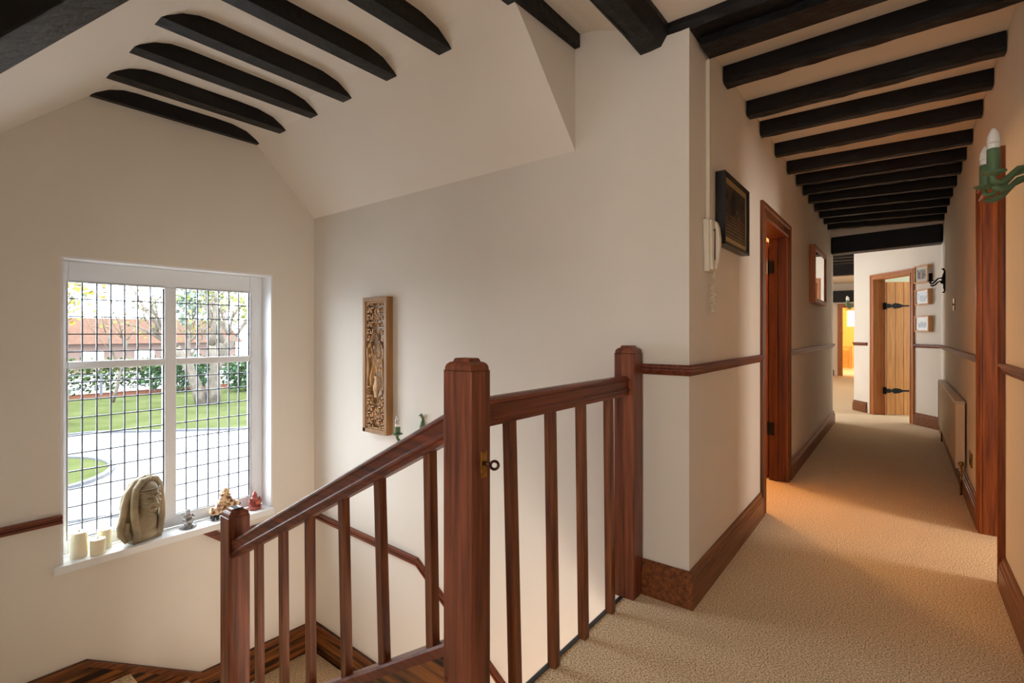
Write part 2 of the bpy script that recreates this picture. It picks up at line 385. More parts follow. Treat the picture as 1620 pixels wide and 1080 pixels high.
def dp(s, d=0, z=0): p = A + EX*s + NN*d; return (p.x, p.y, z)
skirt('baseboard_diagonal', [dp(0.425), dp(0.0)], M['skirt_x'], flip=False)
skirt('baseboard_diagonal', [dp(1.67), dp(1.36)], M['skirt_x'])
rail('trim_7', [dp(0.43), dp(0.0)], M['mah_x'])
rail('trim_8', [dp(1.67), dp(1.355)], M['mah_x'])
skirt('baseboard_back', [(-2.35, 16.8, 0), (-1.52, 16.8, 0)], M['skirt_x'])

# stair level skirting, one board per wall
def board(name, pts_top, pts_bot, axis, a0, a1, m, cap=True):
    s = MB(); s.prism(pts_top + pts_bot[::-1], axis, a0, a1)
    o = struct(s.build(name, m)); 
    return o
top = [(0.05, -0.70), (0.768, -0.706), (1.37, -1.103), (2.2, -1.122)]
bot = [(0.05, -0.90), (0.70, -0.90), (1.27, -1.36), (2.2, -1.36)]
board('baseboard_window', top, bot, 'x', WX, WX+0.022, M['stripe_y'])
board('baseboard_window', [(y, z) for y, z in top], [(y, z-0.035) for y, z in top], 'x', WX, WX+0.032, M['skirt_y'])
topb = [(WX, -1.122), (-2.62, -1.150), (-0.9, -2.28)]
botb = [(WX, -1.36), (-2.60, -1.36), (-0.9, -2.50)]
board('baseboard_back', topb, botb, 'y', 2.178, 2.2, M['stripe_x'])
board('baseboard_back', topb, [(x, z-0.035) for x, z in topb], 'y', 2.168, 2.2, M['skirt_x'])
# sloping dado rails of the stairwell
def drail(name, axis, pts, a_wall, out, m, th=0.046):
    s = MB()
    for (q, e0, e1) in ((1.0, 0.0, 0.34), (0.62, 0.34, 0.66), (0.95, 0.66, 1.0)):
        up = [(p[0], p[1]-th*e0) for p in pts]; dn = [(p[0], p[1]-th*e1) for p in pts]
        s.prism(up+dn[::-1], axis, a_wall, a_wall+out*q)
    return struct(s.build(name, m))
drail('trim_9', 'x', [(0.05, 0.172), (0.655, 0.172)], WX, 0.03, M['mah_y'])
s_ = MB(); s_.prism([(1.37, -0.160), (1.455, -0.158), (1.50, -0.205), (2.2, -0.236), (2.2, -0.282), (1.48, -0.246)], 'x', WX, WX+0.028); struct(s_.build('trim_10', M['mah_y']))
drail('trim_11', 'y', [(WX, -0.236), (-2.50, -0.270), (-1.0, -1.30), (-0.4, -1.70)], 2.2, -0.028, M['mah_x'])

# ------------------------------------------------------------------ window
wr = bpy.data.objects.new('window_1', None); COL.objects.link(wr); wr.location = (-3.90, 1.255, -0.115); struct(wr)
fx0, fx1 = -3.955, -3.90
def fr(name, y0, y1, z0, z1, x0=fx0, x1=fx1, b=0.006, m='upvc'):
    s = MB(); s.box(x0, x1, y0, y1, z0, z1); return s.build(name, M[m], wr, bevel=b)
Y0, Y1, ZB, ZT = 0.663, 1.848, -0.115, 1.63
GL = (0.709, 1.199); GR = (1.269, 1.757); GU = (1.030, 1.506); GB = (-0.035, 0.985)
s = MB(); s.box(fx0, fx1, Y0, GL[0], ZB, ZT); s.box(fx0, fx1, GR[1], Y1, ZB, ZT)
s.box(fx0, fx1, GL[0], GR[1], GU[1], ZT); s.box(fx0, fx1, GL[0], GR[1], ZB, GB[0]); s.build('window_frame', M['upvc'], wr, bevel=0.004)
fr('mullion', GL[1], GR[0], GB[0], GU[1], fx0, fx1+0.006)
s = MB(); s.box(fx0, fx1+0.004, GL[0], GL[1], GB[1], GU[0]); s.box(fx0, fx1+0.004, GR[0], GR[1], GB[1], GU[0]); s.build('transom', M['upvc'], wr, bevel=0.005)
for (ya, yb) in (GL, GR):
    for (za, zb) in (GU, GB):
        p = MB(); p.box(-3.934, -3.929, ya-0.004, yb+0.004, za-0.004, zb+0.004); pane = p.build('pane', M['glass'], wr)
        q = MB()
        n = 7
        for i in range(1, n):
            y = ya + (yb-ya)*i/n; q.box(-3.938, -3.926, y-0.0034, y+0.0034, za, zb)
        zz = (za+0.058 if za > 0.5 else za+0.085)
        while zz < zb-0.02:
            q.box(-3.9385, -3.9255, ya, yb, zz-0.0034, zz+0.0034); zz += 0.1065
        q.build('leading', M['lead'], pane)
        # glazing bead sloping into the frame
        g = MB(); t = 0.013
        g.sweep([(fx1-0.004, ya, za), (fx1-0.004, yb, za), (fx1-0.004, yb, zb), (fx1-0.004, ya, zb), (fx1-0.004, ya, za+0.0005)], [(0.0, -0.026), (0.0, 0.004), (-t*0.6, 0.004), (-t, -0.026)], (1, 0, 0))
        g.build('glazing_bead', M['upvc'], wr)
# reveal liner (white plaster) and sill board
s = MB(); s.box(-4.02, WX-0.0005, Y1, Y1+0.012, ZB-0.04, ZT+0.012); s.box(-4.02, WX-0.0005, Y0-0.012, Y0, ZB-0.04, ZT+0.012); s.box(-4.02, WX-0.0005, Y0, Y1, ZT, ZT+0.012)
struct(s.build('trim_12', M['white']))
s = MB(); s.box(-3.90, WX, Y0+0.001, Y1-0.001, -0.157, -0.115); s.box(WX, WX+0.035, 0.618, 1.855, -0.157, -0.115)
s.build('window_sill', M['white'], wr)
# glass in the yellow room's window
yw = bpy.data.objects.new('window_2', None); COL.objects.link(yw); yw.location = (-1.26, 21.06, 1.42); struct(yw)
s = MB(); s.box(-1.53, -1.49, 21.03, 21.09, 1.42, 2.1); s.box(-1.04, -1.0, 21.03, 21.09, 1.42, 2.1); s.box(-1.49, -1.04, 21.03, 21.09, 1.42, 1.46); s.box(-1.49, -1.04, 21.03, 21.09, 2.06, 2.1); s.build('window_frame', M['upvc'], yw)
s = MB(); s.box(-1.49, -1.04, 21.055, 21.06, 1.46, 2.06); s.build('pane', M['glass'], yw)
s = MB()
for k in range(3): s.box(-1.56, -0.97, 20.93-0.012*k, 20.99, 1.98+0.07*k, 2.10+0.07*k)
tag(s.build('roman_blind', M['blind'], bevel=0.006), 'orange patterned roman blind above the small window in the yellow room', 'blind')

# ------------------------------------------------------------------ ceiling joists
def rough_bar(p0, p1, wdt, z0, z1, jag=0.006, ch=0.012, seg=14):
    # hewn joist from p0 to p1 (xy), rectangular with chamfered lower arrises
    s = MB(); p0 = Vector(p0); p1 = Vector(p1); t = (p1-p0).normalized(); l = Vector((-t.y, t.x))
    rings = []
    for i in range(seg+1):
        c = p0.lerp(p1, i/seg)
        j = lambda: random.uniform(-jag, jag)
        pts = [(-wdt/2, z1), (-wdt/2+j()*0.5, z0+ch+abs(j())), (-wdt/2+ch, z0+j()*0.6), (wdt/2-ch, z0+j()*0.6), (wdt/2+j()*0.5, z0+ch+abs(j())), (wdt/2, z1)]
        rings.append([s.bm.verts.new((c.x+l.x*a, c.y+l.y*a, z)) for a, z in pts])
    for i in range(seg):
        for k in range(6):
            s.bm.faces.new((rings[i][k], rings[i][(k+1) % 6], rings[i+1][(k+1) % 6], rings[i+1][k]))
    s.bm.faces.new(rings[0][::-1]); s.bm.faces.new(rings[-1])
    return s
ordn = ['first', 'second', 'third', 'fourth', 'fifth', 'sixth', 'seventh', 'eighth', 'ninth', 'tenth', 'eleventh', 'twelfth']
jy = [2.80, 3.29, 3.65, 4.13, 4.61, 5.04, 5.41, 5.78, 6.20, 6.60, 6.99, 7.38]
jr = [2.78, 3.27, 3.68, 4.12, 4.66, 5.08, 5.46, 5.93, 6.36, 6.76, 7.17, 7.58]
for i, (a, b) in enumerate(zip(jy, jr)):
    s = rough_bar((XL+0.004, a-0.040), (XR-0.004, b-0.040), 0.088, 2.497, H+0.005)
    tag(s.build('ceiling_joist', M['beam']), ordn[i]+' short black joist across the corridor ceiling beyond the wall corner' if i < 11 else 'short black corridor joist nearest the low end beam', 'ceiling joist', 'black joists across the corridor ceiling')
# cross beam at the wall corner
s = rough_bar((-0.838, 2.315), (XR-0.004, 2.315), 0.26, 2.535, 2.62, jag=0.008, ch=0.02); s.box(-0.72, XR-0.004, 2.30, 2.44, 2.50, 2.56)
tag(s.build('cross_beam', M['beam']), 'wide black cross beam ending on top of the wall corner', 'ceiling beam')
# heavy hewn beam running over the balustrade
bp = [(-0.966, 2.62), (-0.966, 2.508), (-0.955, 2.497), (-0.905, 2.492), (-0.862, 2.504), (-0.834, 2.536), (-0.822, 2.563), (-0.824, 2.62)]
s = MB(); rings = []
for i in range(25):
    y = -2.29 + (2.2+2.29)*i/24
    rings.append([s.bm.verts.new((x + 0.010*noise.noise(Vector((y*2, k*3.1, 0))), y, z + (0.010*noise.noise(Vector((y*2, k*1.7, 5))) if z < 2.6 else 0))) for k, (x, z) in enumerate(bp)])
for i in range(24):
    for k in range(8): s.bm.faces.new((rings[i][k], rings[i][(k+1) % 8], rings[i+1][(k+1) % 8], rings[i+1][k]))
s.bm.faces.new(rings[0]); s.bm.faces.new(rings[-1])
bb = s.build('hewn_beam', M['beam']); tag(bb, 'heavy rounded black beam running above the balustrade to the wall corner', 'ceiling beam')
s = MB(); s.tube([(-0.94+0.012*math.sin(y*3), y, 2.4935+0.004*math.sin(y*5)) for y in [1.3+0.08*k for k in range(10)]], 0.0035, 5); s.build('crack', M['dark_slot'], bb)
# joist beside the triangular cheek
s = MB(); s.hexa([(-1.352, -0.1, 2.55), (-1.282, -0.1, 2.55), (-1.282, 2.2, 2.645), (-1.352, 2.2, 2.645)], [(-1.352, -0.1, 2.73), (-1.282, -0.1, 2.73), (-1.282, 2.2, 2.73), (-1.352, 2.2, 2.73)])
tag(s.build('ceiling_joist', M['beam'], bevel=0.004), 'black joist along the top of the triangular grey cheek', 'ceiling joist')
names6 = ['against the gable wall over the window', 'second out from the window wall', 'third out from the window wall', 'fourth out from the window wall', 'fifth out from the window wall', 'sixth and nearest of the row']
for i, x in enumerate([-3.745, -3.33, -2.93, -2.565, -2.152, -1.737]):
    y1 = 1.75
    pts = [(0.722, 2.59), (y1, 2.59), (1.735, 2.605), (1.66, 2.657), (1.56, 2.69), (1.44, 2.70), (1.0, 2.70), (0.92, 2.69), (0.85, 2.66), (0.78, 2.605)]
    wd = 0.09; xl = x-wd if i else x-0.01
    s = MB(); s.prism(pts, 'x', xl if i else WX+0.001, x if i else WX+0.045)
    tag(s.build('ceiling_joist', M['beam'], bevel=0.002), 'long black curved-end stairwell joist, '+names6[i], 'ceiling joist', 'black joists of the stairwell ceiling')
# diagonal valley rafter, top left
P1 = Vector((-1.978, 0.216, 1.919)); P2 = Vector((-1.682, 0.438, 2.122)); d = (P2-P1).normalized()
nrm = Vector((0, 0.676, -0.737)); side = Vector((0.183, -0.133, -0.121)); side = (side - d*side.dot(d)).normalized()
up = side.cross(d).normalized()
if up.z < 0: up = -up
a0 = P1 - d*0.18; a1 = P1 + d*1.10
s = MB()
def ringp(c): return [c, c+side*0.257, c+side*0.257+up*0.17, c+up*0.17]
s.hexa(ringp(a0), ringp(a1))
raf = tag(s.build('valley_rafter', M['beam'], bevel=0.008), 'massive black rafter rising diagonally along the sloping ceiling above the stairs', 'ceiling beam')
s = MB(); s.tube([a0+d*t+side*0.2585+up*0.075 for t in (0.1, 0.4, 0.7, 1.0)], 0.006, 5); s.build('crack', M['dark_slot'], raf)
# low beam at the corridor end
s = MB(); s.hexa([(XL+0.003, 7.72, 2.235), (XR-0.003, 7.72, 2.270), (XR-0.003, 7.95, 2.270), (XL+0.003, 7.95, 2.235)], [(XL+0.003, 7.72, 2.455), (XR-0.003, 7.72, 2.49), (XR-0.003, 7.95, 2.49), (XL+0.003, 7.95, 2.455)])
tag(s.build('low_beam', M['beam'], bevel=0.014), 'low thick black beam closing the far end of the corridor', 'ceiling beam')
for i, y in enumerate([8.5, 8.95, 9.4, 9.85, 10.3, 10.75, 11.2]):
    s = rough_bar((-2.9, y), (-0.60 if y > 9.4 else -0.1-(y-8.0)*0.9/1.5*0.6, y), 0.12, 2.505, 2.605, seg=6)
    tag(s.build('ceiling_joist', M['beam']), ordn[i]+' grey-black joist beyond the low beam, over the side passage', 'ceiling joist', 'joists beyond the low beam')
for nm, y, z0, z1, lab in (('cross_beam', 11.9, 2.36, 2.605, 'dark cross beam seen through the gap beyond the passage joists'), ('cross_beam', 16.55, 2.07, 2.38, 'slate-dark beam above the doorway to the yellow room')):
    s = MB(); s.box(-3.45, -0.60, y, y+0.24, z0, z1); tag(s.build(nm, M['beam'], bevel=0.01), lab, 'ceiling beam')

# ------------------------------------------------------------------ doors
CAS = [(0, 0), (0, 0.014), (0.012, 0.020), (0.030, 0.020), (0.036, 0.014), (0.070, 0.014), (0.078, 0.022), (0.098, 0.024), (0.104, 0.018), (0.104, 0)]
def door_struct(n, loc, rz=0.0):
    o = bpy.data.objects.new(n, None); COL.objects.link(o); o.location = loc; o.rotation_euler = (0, 0, rz); struct(o); return o
# left door (wall faces +x)
d1 = door_struct('door_1', (XL, 4.1, 0))
s = MB(); s.sweep([(XL, 3.69, 0), (XL, 3.69, 1.97), (XL, 4.52, 1.97), (XL, 4.52, 0)], [(a, b) for a, b in CAS], (1, 0, 0)); s.build('door_casing', M['case_z'], d1)
s = MB(); s.box(XL-0.125, XL+0.002, 3.672, 3.69, 0, 1.988); s.box(XL-0.125, XL+0.002, 4.52, 4.538, 0, 1.988); s.box(XL-0.125, XL+0.002, 3.69, 4.52, 1.97, 1.988)
s.box(XL-0.082, XL-0.060, 3.69, 3.702, 0, 1.97); s.box(XL-0.082, XL-0.060, 4.508, 4.52, 0, 1.97); s.build('door_lining', wood('dark_lining', (66, 27, 12), (112, 52, 24), GZ), d1)
s = MB(); s.box(XL-0.180, XL-0.140, 4.56, 5.38, 0.006, 1.96)
for zc in (0.45, 1.2): s.box(XL-0.187, XL-0.180, 4.70, 5.24, zc-0.3, zc+0.3)
lf = s.build('door_leaf', M['door_z'], d1, bevel=0.004)
for z in (0.42, 1.74):
    s = MB(); s.box(XL-0.125, XL-0.088, 4.506, 4.5195, z-0.05, z+0.05); s.tube([(XL-0.130, 4.508, z-0.055), (XL-0.130, 4.508, z+0.055)], 0.008, 8); s.build('hinge', M['iron'], d1)
s = MB(); s.tube([(XL-0.23, 5.32, 1.0), (XL-0.18, 5.32, 1.0)], 0.008); s.ell((XL-0.235, 5.32, 1.0), 0.025); s.build('door_handle', M['brass'], lf, smooth=True)
# right door frame (wall faces -x)
d2 = door_struct('door_2', (XR, 3.7, 0))
s = MB(); s.sweep([(XR, 3.34, 0), (XR, 3.34, 1.985), (XR, 4.08, 1.985), (XR, 4.08, 0)], [(-a*0.88, b) for a, b in CAS], (-1, 0, 0)); s.build('door_casing', M['door_z'], d2)
s = MB(); s.box(XR-0.002, XR+0.12, 3.322, 3.34, 0, 2.0); s.box(XR-0.002, XR+0.12, 4.08, 4.098, 0, 2.0); s.box(XR-0.002, XR+0.12, 3.34, 4.08, 1.985, 2.003); s.build('door_lining', M['door_z'], d2)
# plank door in the diagonal wall
d3 = door_struct('door_3', (A.x, A.y, 0), RZ)
s = MB(); s.sweep([(0.50, 0, 0), (0.50, 0, 1.985), (1.20, 0, 1.985), (1.20, 0, 0)], [(-a*0.75, b) for a, b in CAS], (0, 1, 0)); s.build('door_casing', M['oakd_z'], d3, local=True)
s = MB(); s.box(0.485, 0.50, -0.12, 0.001, 0, 2.0); s.box(1.20, 1.215, -0.12, 0.001, 0, 2.0); s.box(0.50, 1.20, -0.12, 0.001, 1.985, 2.0); s.box(1.168, 1.20, -0.134, -0.121, 0, 1.985); s.build('door_lining', M['oakd_z'], d3, local=True)
s = MB()
for k in range(6):     # leaf opened ninety degrees into the room behind: it runs along -local y from the jamb at s=1.2
    y1_ = -0.135-0.118*k; s.box(1.135, 1.150, y1_-0.113, y1_, 0.012, 1.95)
s.box(1.151, 1.168, -0.135-0.118*6, -0.135, 0.012, 1.95)
lf = s.build('door_leaf', M['oak_z'], d3, bevel=0.003, local=True)
for z in (0.36, 1.60):
    s = MB(); s.prism([(-0.125, z-0.030), (-0.17, z-0.030), (-0.20, z-0.012), (-0.24, z-0.040), (-0.30, z-0.034), (-0.36, z-0.012), (-0.66, z-0.006), (-0.68, z), (-0.66, z+0.006), (-0.36, z+0.012), (-0.30, z+0.034), (-0.24, z+0.040), (-0.20, z+0.012), (-0.17, z+0.030), (-0.125, z+0.030)], 'x', 1.129, 1.135)
    s.box(1.129, 1.199, -0.124, -0.119, z-0.05, z+0.05)
    s.build('strap_hinge', M['iron'], d3, local=True)
# far doorway
d4 = door_struct('door_4', (-1.1, 16.8, 0))
s = MB(); s.sweep([(-1.42, 16.8, 0), (-1.42, 16.8, 2.02), (-0.70, 16.8, 2.02), (-0.70, 16.8, 0)], [(-a, b) for a, b in CAS], (0, -1, 0)); s.build('door_casing', M['oakd_z'], d4)
s = MB(); s.box(-1.44, -1.42, 16.79, 16.92, 0, 2.02); s.build('door_lining', M['oakd_z'], d4)
s = MB(); s.box(-1.465, -1.43, 16.93, 17.66, 0.01, 1.98); lf = s.build('door_leaf', M['white'], d4)
s = MB(); s.tube([(-1.42, 17.50, 1.30), (-1.385, 17.50, 1.27), (-1.375, 17.50, 1.2), (-1.385, 17.50, 1.13), (-1.42, 17.50, 1.10)], 0.012, 8); s.build('door_handle', M['iron'], lf, smooth=True)
st = thing('side_table', 'small wooden side table against the yellow room wall, seen through the far doorway', 'side table', (-1.52, 20.6, 0))
s = MB(); s.box(-1.72, -1.36, 20.4, 20.8, 0.72, 0.76); s.build('tabletop', M['oak_z'], st, bevel=0.005)
for x in (-1.69, -1.39):
    for y in (20.43, 20.77):
        s = MB(); s.box(x-0.02, x+0.02, y-0.02, y+0.02, 0, 0.72); s.build('leg', M['oak_z'], st)

# ------------------------------------------------------------------ balustrade
bal = thing('balustrade', 'dark red mahogany balustrade with square newel posts around the landing and down the stairs', 'balustrade', (-1.0, 1.07, 0))
def newel(x0, x1, y0, y1, z0, z1, slot=False):
    s = MB(); s.box(x0, x1, y0, y1, z0, z1); o = s.build('newel_post', M['mah_z'], bal, bevel=0.003)
    cx, cy = (x0+x1)/2, (y0+y1)/2; hx, hy = (x1-x0)/2, (y1-y0)/2
    s = MB(); rings = []
    for k, h in ((1.02, 0), (0.93, 0.002), (0.92, 0.010), (0.86, 0.018), (0.72, 0.024), (0.58, 0.026), (0.52, 0.034), (0.46, 0.036)):
        rings.append([s.bm.verts.new((cx+hx*k*i, cy+hy*k*j, z1+h)) for i, j in ((-1,-1),(1,-1),(1,1),(-1,1))])
    for i in range(len(rings)-1):
        for k in range(4): s.bm.faces.new((rings[i][k], rings[i][(k+1) % 4], rings[i+1][(k+1) % 4], rings[i+1][k]))
    s.bm.faces.new(rings[0][::-1]); s.bm.faces.new(rings[-1]); s.build('post_cap', M['mah_z'], o)
    if slot:
        s = MB(); s.box(cx-0.028, cx+0.028, cy-0.011, cy+0.011, z1+0.030, z1+0.0375); s.build('cap_inlay', M['dark_slot'], o)
    return o
n1 = newel(-1.062, -0.950, 1.030, 1.112, -0.30, 1.092)
n3 = newel(-1.043, -0.946, 2.095, 2.192, 0, 1.108)
n2 = newel(-2.590, -2.500, 1.027, 1.127, -1.42, 0.322, slot=True)
# latch plate and ring on the near newel (+x face)
s = MB(); s.box(-0.950, -0.9465, 1.068, 1.094, 0.785, 0.862); s.build('latch_plate', M['brass'], n1, bevel=0.003)['label'] = 'brass latch plate'
s = MB(); s.tube([(-0.947, 1.081, 0.826), (-0.925, 1.083, 0.826)], 0.006, 8)
s.tube([(-0.925+0.0145+0.0145*math.cos(t), 1.083+0.004*math.sin(t), 0.826+0.0105*math.sin(t)) for t in [PI+2*PI*k/16 for k in range(17)]], 0.0042, 8)
s.build('latch_ring', M['brown_metal'], n1, smooth=True)['label'] = 'bronze ring handle'
# plug near the foot of the newel
s = MB(); s.lathe([(0.006, 0), (0.0055, 0.003), (0.003, 0.0035)], (0, 0, 0), 12)
bmesh.ops.transform(s.bm, matrix=Matrix.Translation((-1.052, 1.0295, 0.19)) @ Matrix.Rotation(PI/2, 4, 'X'), verts=s.bm.verts); s.build('screw_plug', M['mah_z'], n1)
# handrails
RP = [(-0.026, 0.000), (-0.026, 0.012), (-0.032, 0.018), (-0.032, 0.028), (-0.025, 0.034), (-0.025, 0.062), (-0.031, 0.068), (-0.028, 0.078), (-0.014, 0.084), (0.014, 0.084), (0.028, 0.078), (0.031, 0.068), (0.025, 0.062), (0.025, 0.034), (0.032, 0.028), (0.032, 0.018), (0.026, 0.012), (0.026, 0.0)]
s = MB(); s.sweep([(-0.997, 1.112, 0.921), (-0.997, 2.10, 0.921)], RP, (0, 0, 1)); s.build('handrail', M['mah_y'], bal, bevel=0.0015)
def srz(x): return 0.966 - 0.088 + (x+1.062)*0.5195       # underside of the sloping rail
s = MB(); s.sweep([(-1.055, 1.071, srz(-1.055)), (-2.502, 1.071, srz(-2.502))], [(a, b*1.09) for a, b in RP], (0, 0, 1)); s.build('handrail', M['mah_x'], bal, bevel=0.0015)
# string of the stair with its cap
def stz(x): return 0.262 + (x+1.10)*0.630
s = MB(); s.sweep([(-1.055, 1.071, stz(-1.055)-0.038), (-2.502, 1.071, stz(-2.502)-0.038)], [(-0.034, 0), (-0.034, 0.030), (-0.028, 0.038), (0.028, 0.038), (0.034, 0.030), (0.034, 0)], (0, 0, 1)); s.build('string_cap', M['mah_x'], bal)
s = MB(); s.prism([(-1.062, stz(-1.062)-0.038), (-2.50, stz(-2.5)-0.038), (-2.50, stz(-2.5)-0.40), (-1.062, stz(-1.062)-0.40)], 'y', 1.052, 1.090); s.build('stair_string', M['stripe_x'], bal)
def baluster(x, y, z0, z1, dx, dy, h=0.0165):
    s = MB()
    s.hexa([(x-h, y-h, z0), (x+h, y-h, z0), (x+h, y+h, z0), (x-h, y+h, z0)], [(x+dx-h, y+dy-h, z1), (x+dx+h, y+dy-h, z1), (x+dx+h, y+dy+h, z1), (x+dx-h, y+dy+h, z1)])
    # tops and feet of the stair balusters are cut to the slope by sinking them into rail and string
    o = s.build('baluster', M['bal_z'], bal, bevel=0.0015); return o
for y, dy in ((1.285, -0.028), (1.511, -0.018), (1.724, -0.016), (1.953, -0.012)):
    baluster(-0.990, y, 0.0, 0.928, -0.004, dy, 0.0165)
for x, dx in ((-2.280, -0.010), (-2.060, -0.012), (-1.852, -0.010), (-1.608, -0.022), (-1.388, -0.028), (-1.150, -0.014)):
    baluster(x, 1.071, stz(x)-0.016, srz(x)+0.016, dx, 0, 0.0155)

# ------------------------------------------------------------------ stairs
stair = thing('staircase', 'carpeted staircase turning down under the window behind the balustrade', 'staircase', (-1.5, 0.9, -0.9))
def step(x0, x1, y0, y1, z0, z1):
    s = MB(); s.box(x0, x1, y0, y1, z0, z1); return s.build('step', M['carpet'], stair, bevel=0.012)
for k in range(1, 5): step(-1.0-0.29*k-0.02, -1.0-0.29*(k-1), 0.052, 1.050, -0.176*k-0.20, -0.176*k)
s = MB(); s.box(WX+0.023, -2.14, 0.052, 0.972, -1.1, -0.885); s.build('half_landing', M['carpet'], stair, bevel=0.012)
step(WX+0.023, -2.60, 0.973, 1.285, -1.33, -1.095)
s = MB(); s.box(WX+0.023, -2.45, 1.286, 2.166, -1.55, -1.335); s.build('quarter_landing', M['carpet'], stair, bevel=0.012)
for k in range(1, 7): step(-2.45+0.29*(k-1), -2.45+0.29*k+0.02, 1.13, 2.166, -1.335-0.19*k-0.2, -1.335-0.19*k)

# ------------------------------------------------------------------ carved panel on the stairwell wall
PX0, PX1, PZ0, PZ1 = -3.032, -2.762, 0.502, 1.452
cp = thing('carved_panel', 'tall narrow openwork carved wooden panel with a flower vase, on the stairwell wall', 'wall carving', ((PX0+PX1)/2, 2.2, PZ0))
yf = 2.145
s = MB()
s.sweep([(PX0, yf, PZ0), (PX1, yf, PZ0), (PX1, yf, PZ1), (PX0, yf, PZ1), (PX0, yf, PZ0+0.0005)], [(0, -0.055), (0, -0.002), (0.003, 0.0), (0.028, 0.0), (0.034, -0.010), (0.034, -0.055)], (0, -1, 0)) 
s.build('panel_frame', M['carve_frame'], cp)
ix0, ix1, iz0, iz1 = PX0+0.034, PX1-0.034, PZ0+0.034, PZ1-0.034
cxp = (ix0+ix1)/2; W2 = (ix1-ix0)/2
yp = 2.162
def strip(mb, pts, wd=0.006, y0=yp-0.008, y1=yp+0.026):
    for a, b in zip(pts[:-1], pts[1:]):
        a = Vector((a[0], 0, a[1])); b = Vector((b[0], 0, b[1])); t = (b-a)
        if t.length < 1e-6: continue
        t.normalize(); n = Vector((-t.z, 0, t.x))*wd/2; a2 = a-t*wd*0.4; b2 = b+t*wd*0.4
        q = [a2-n, b2-n, b2+n, a2+n]
        mb.prism([(v.x, v.z) for v in q], 'y', y0, y1)
zm = (iz0+iz1)/2
ca = iz1-0.245; cb = iz0+0.215      # cartouche
# key-pattern lattice in the end zones
s = MB()
for (z0, z1) in ((iz0+0.004, cb+0.06), (ca-0.06, iz1-0.004)):
    nr = int((z1-z0)/0.043)
    for r_ in range(nr+1):
        z = z0+(z1-z0)*r_/nr
        for c_ in range(5):
            x = ix0 + (ix1-ix0)*(c_+0.5)/5
            inside = abs(x-cxp) < W2*0.72 and cb < z < ca
            mid = abs(x-cxp) < W2*0.18 and not (cb < z < ca)
            if inside or mid: continue
            if (r_+c_) % 2: strip(s, [(x-0.018, z-0.012), (x+0.011, z-0.012), (x+0.011, z+0.017)], 0.007)
            else: strip(s, [(x+0.018, z+0.012), (x-0.011, z+0.012), (x-0.011, z-0.017)], 0.007)
            strip(s, [(x, z-0.019), (x, z-0.004)], 0.005)
            strip(s, [(x-0.018, z), (x-0.006, z)], 0.005)
for sg in (-1, 1): strip(s, [(cxp+sg*(W2-0.002), iz0), (cxp+sg*(W2-0.002), iz1)], 0.008)
strip(s, [(ix0, iz0+0.003), (ix1, iz0+0.003)], 0.008); strip(s, [(ix0, iz1-0.003), (ix1, iz1-0.003)], 0.008)
s.build('lattice', M['carve'], cp)
# lobed cartouche outline
s = MB(); out = []
def arc(cx, cz, r, a0, a1, n=10): return [(cx+r*math.cos(math.radians(a0+(a1-a0)*k/n)), cz+r*math.sin(math.radians(a0+(a1-a0)*k/n))) for k in range(n+1)]
wq = W2-0.012
rt = arc(cxp, ca-0.010, 0.040, 90, -20) + arc(cxp+wq-0.034, ca-0.070, 0.034, 80, -10) + [(cxp+wq, ca-0.13), (cxp+wq-0.010, ca-0.16), (cxp+wq-0.010, cb+0.16), (cxp+wq, cb+0.12)] + arc(cxp+wq-0.045, cb+0.055, 0.045, 0, -75) + arc(cxp, cb-0.005, 0.040, 20, -90)
out = rt + [(2*cxp-x, z) for x, z in rt[::-1]]
strip(s, out, 0.007, yp-0.012, yp+0.008); s.build('cartouche', M['carve'], cp)
# flowers, stems and vase
s = MB()
for k in range(17):
    z = cb+0.20 + random.random()*(ca-cb-0.24); x = cxp + random.uniform(-1, 1)*(W2-0.030)
    pts = [(cxp+random.uniform(-.01, .01), yp, cb+0.17), ((cxp+x)/2+random.uniform(-.012, .012), yp-0.002, (cb+0.17+z)/2), (x, yp, z)]
    s.tube(pts, 0.0032, 5)
    nf = 5
    for q in range(nf):
        a = 2*PI*q/nf+k; s.ell((x+0.0085*math.cos(a), yp-0.004, z+0.0085*math.sin(a)), (0.0075, 0.008, 0.0075), sub=1)
    s.ell((x, yp-0.008, z), 0.004, sub=1)
for q in range(4):
    a = cxp + (-1)**q*(0.02+0.004*q); s.tube([(cxp, yp, cb+0.12), (a, yp-0.004, cb+0.19+0.02*q), (cxp-(a-cxp)*0.8, yp-0.004, cb+0.26+0.02*q)], 0.0035, 6)
s.build('flowers', M['carve'], cp, smooth=True)
s = MB(); vz = cb-0.02
pr = [(0.016, 0), (0.022, 0.006), (0.015, 0.014), (0.027, 0.034), (0.034, 0.058), (0.030, 0.084), (0.018, 0.106), (0.014, 0.122), (0.024, 0.142), (0.027, 0.150)]
s.lathe(pr, (0, 0, 0), 16)
bmesh.ops.transform(s.bm, matrix=Matrix.Translation((cxp, yp, vz+0.02)) @ Matrix.Diagonal((1, 0.4, 1, 1)), verts=s.bm.verts)
for sg in (-1, 1): s.tube([(cxp+sg*0.02, yp, vz+0.14), (cxp+sg*0.048, yp, vz+0.16), (cxp+sg*0.052, yp, vz+0.12), (cxp+sg*0.030, yp, vz+0.08)], 0.0035, 6)
s.tube([(cxp-0.05, yp-0.003, vz+0.10), (cxp-0.046, yp-0.006, vz+0.16), (cxp-0.028, yp-0.006, vz+0.22), (cxp-0.034, yp-0.004, vz+0.25)], [0.010, 0.013, 0.009, 0.004], 8)
s.build('vase', M['carve'], cp, smooth=True)
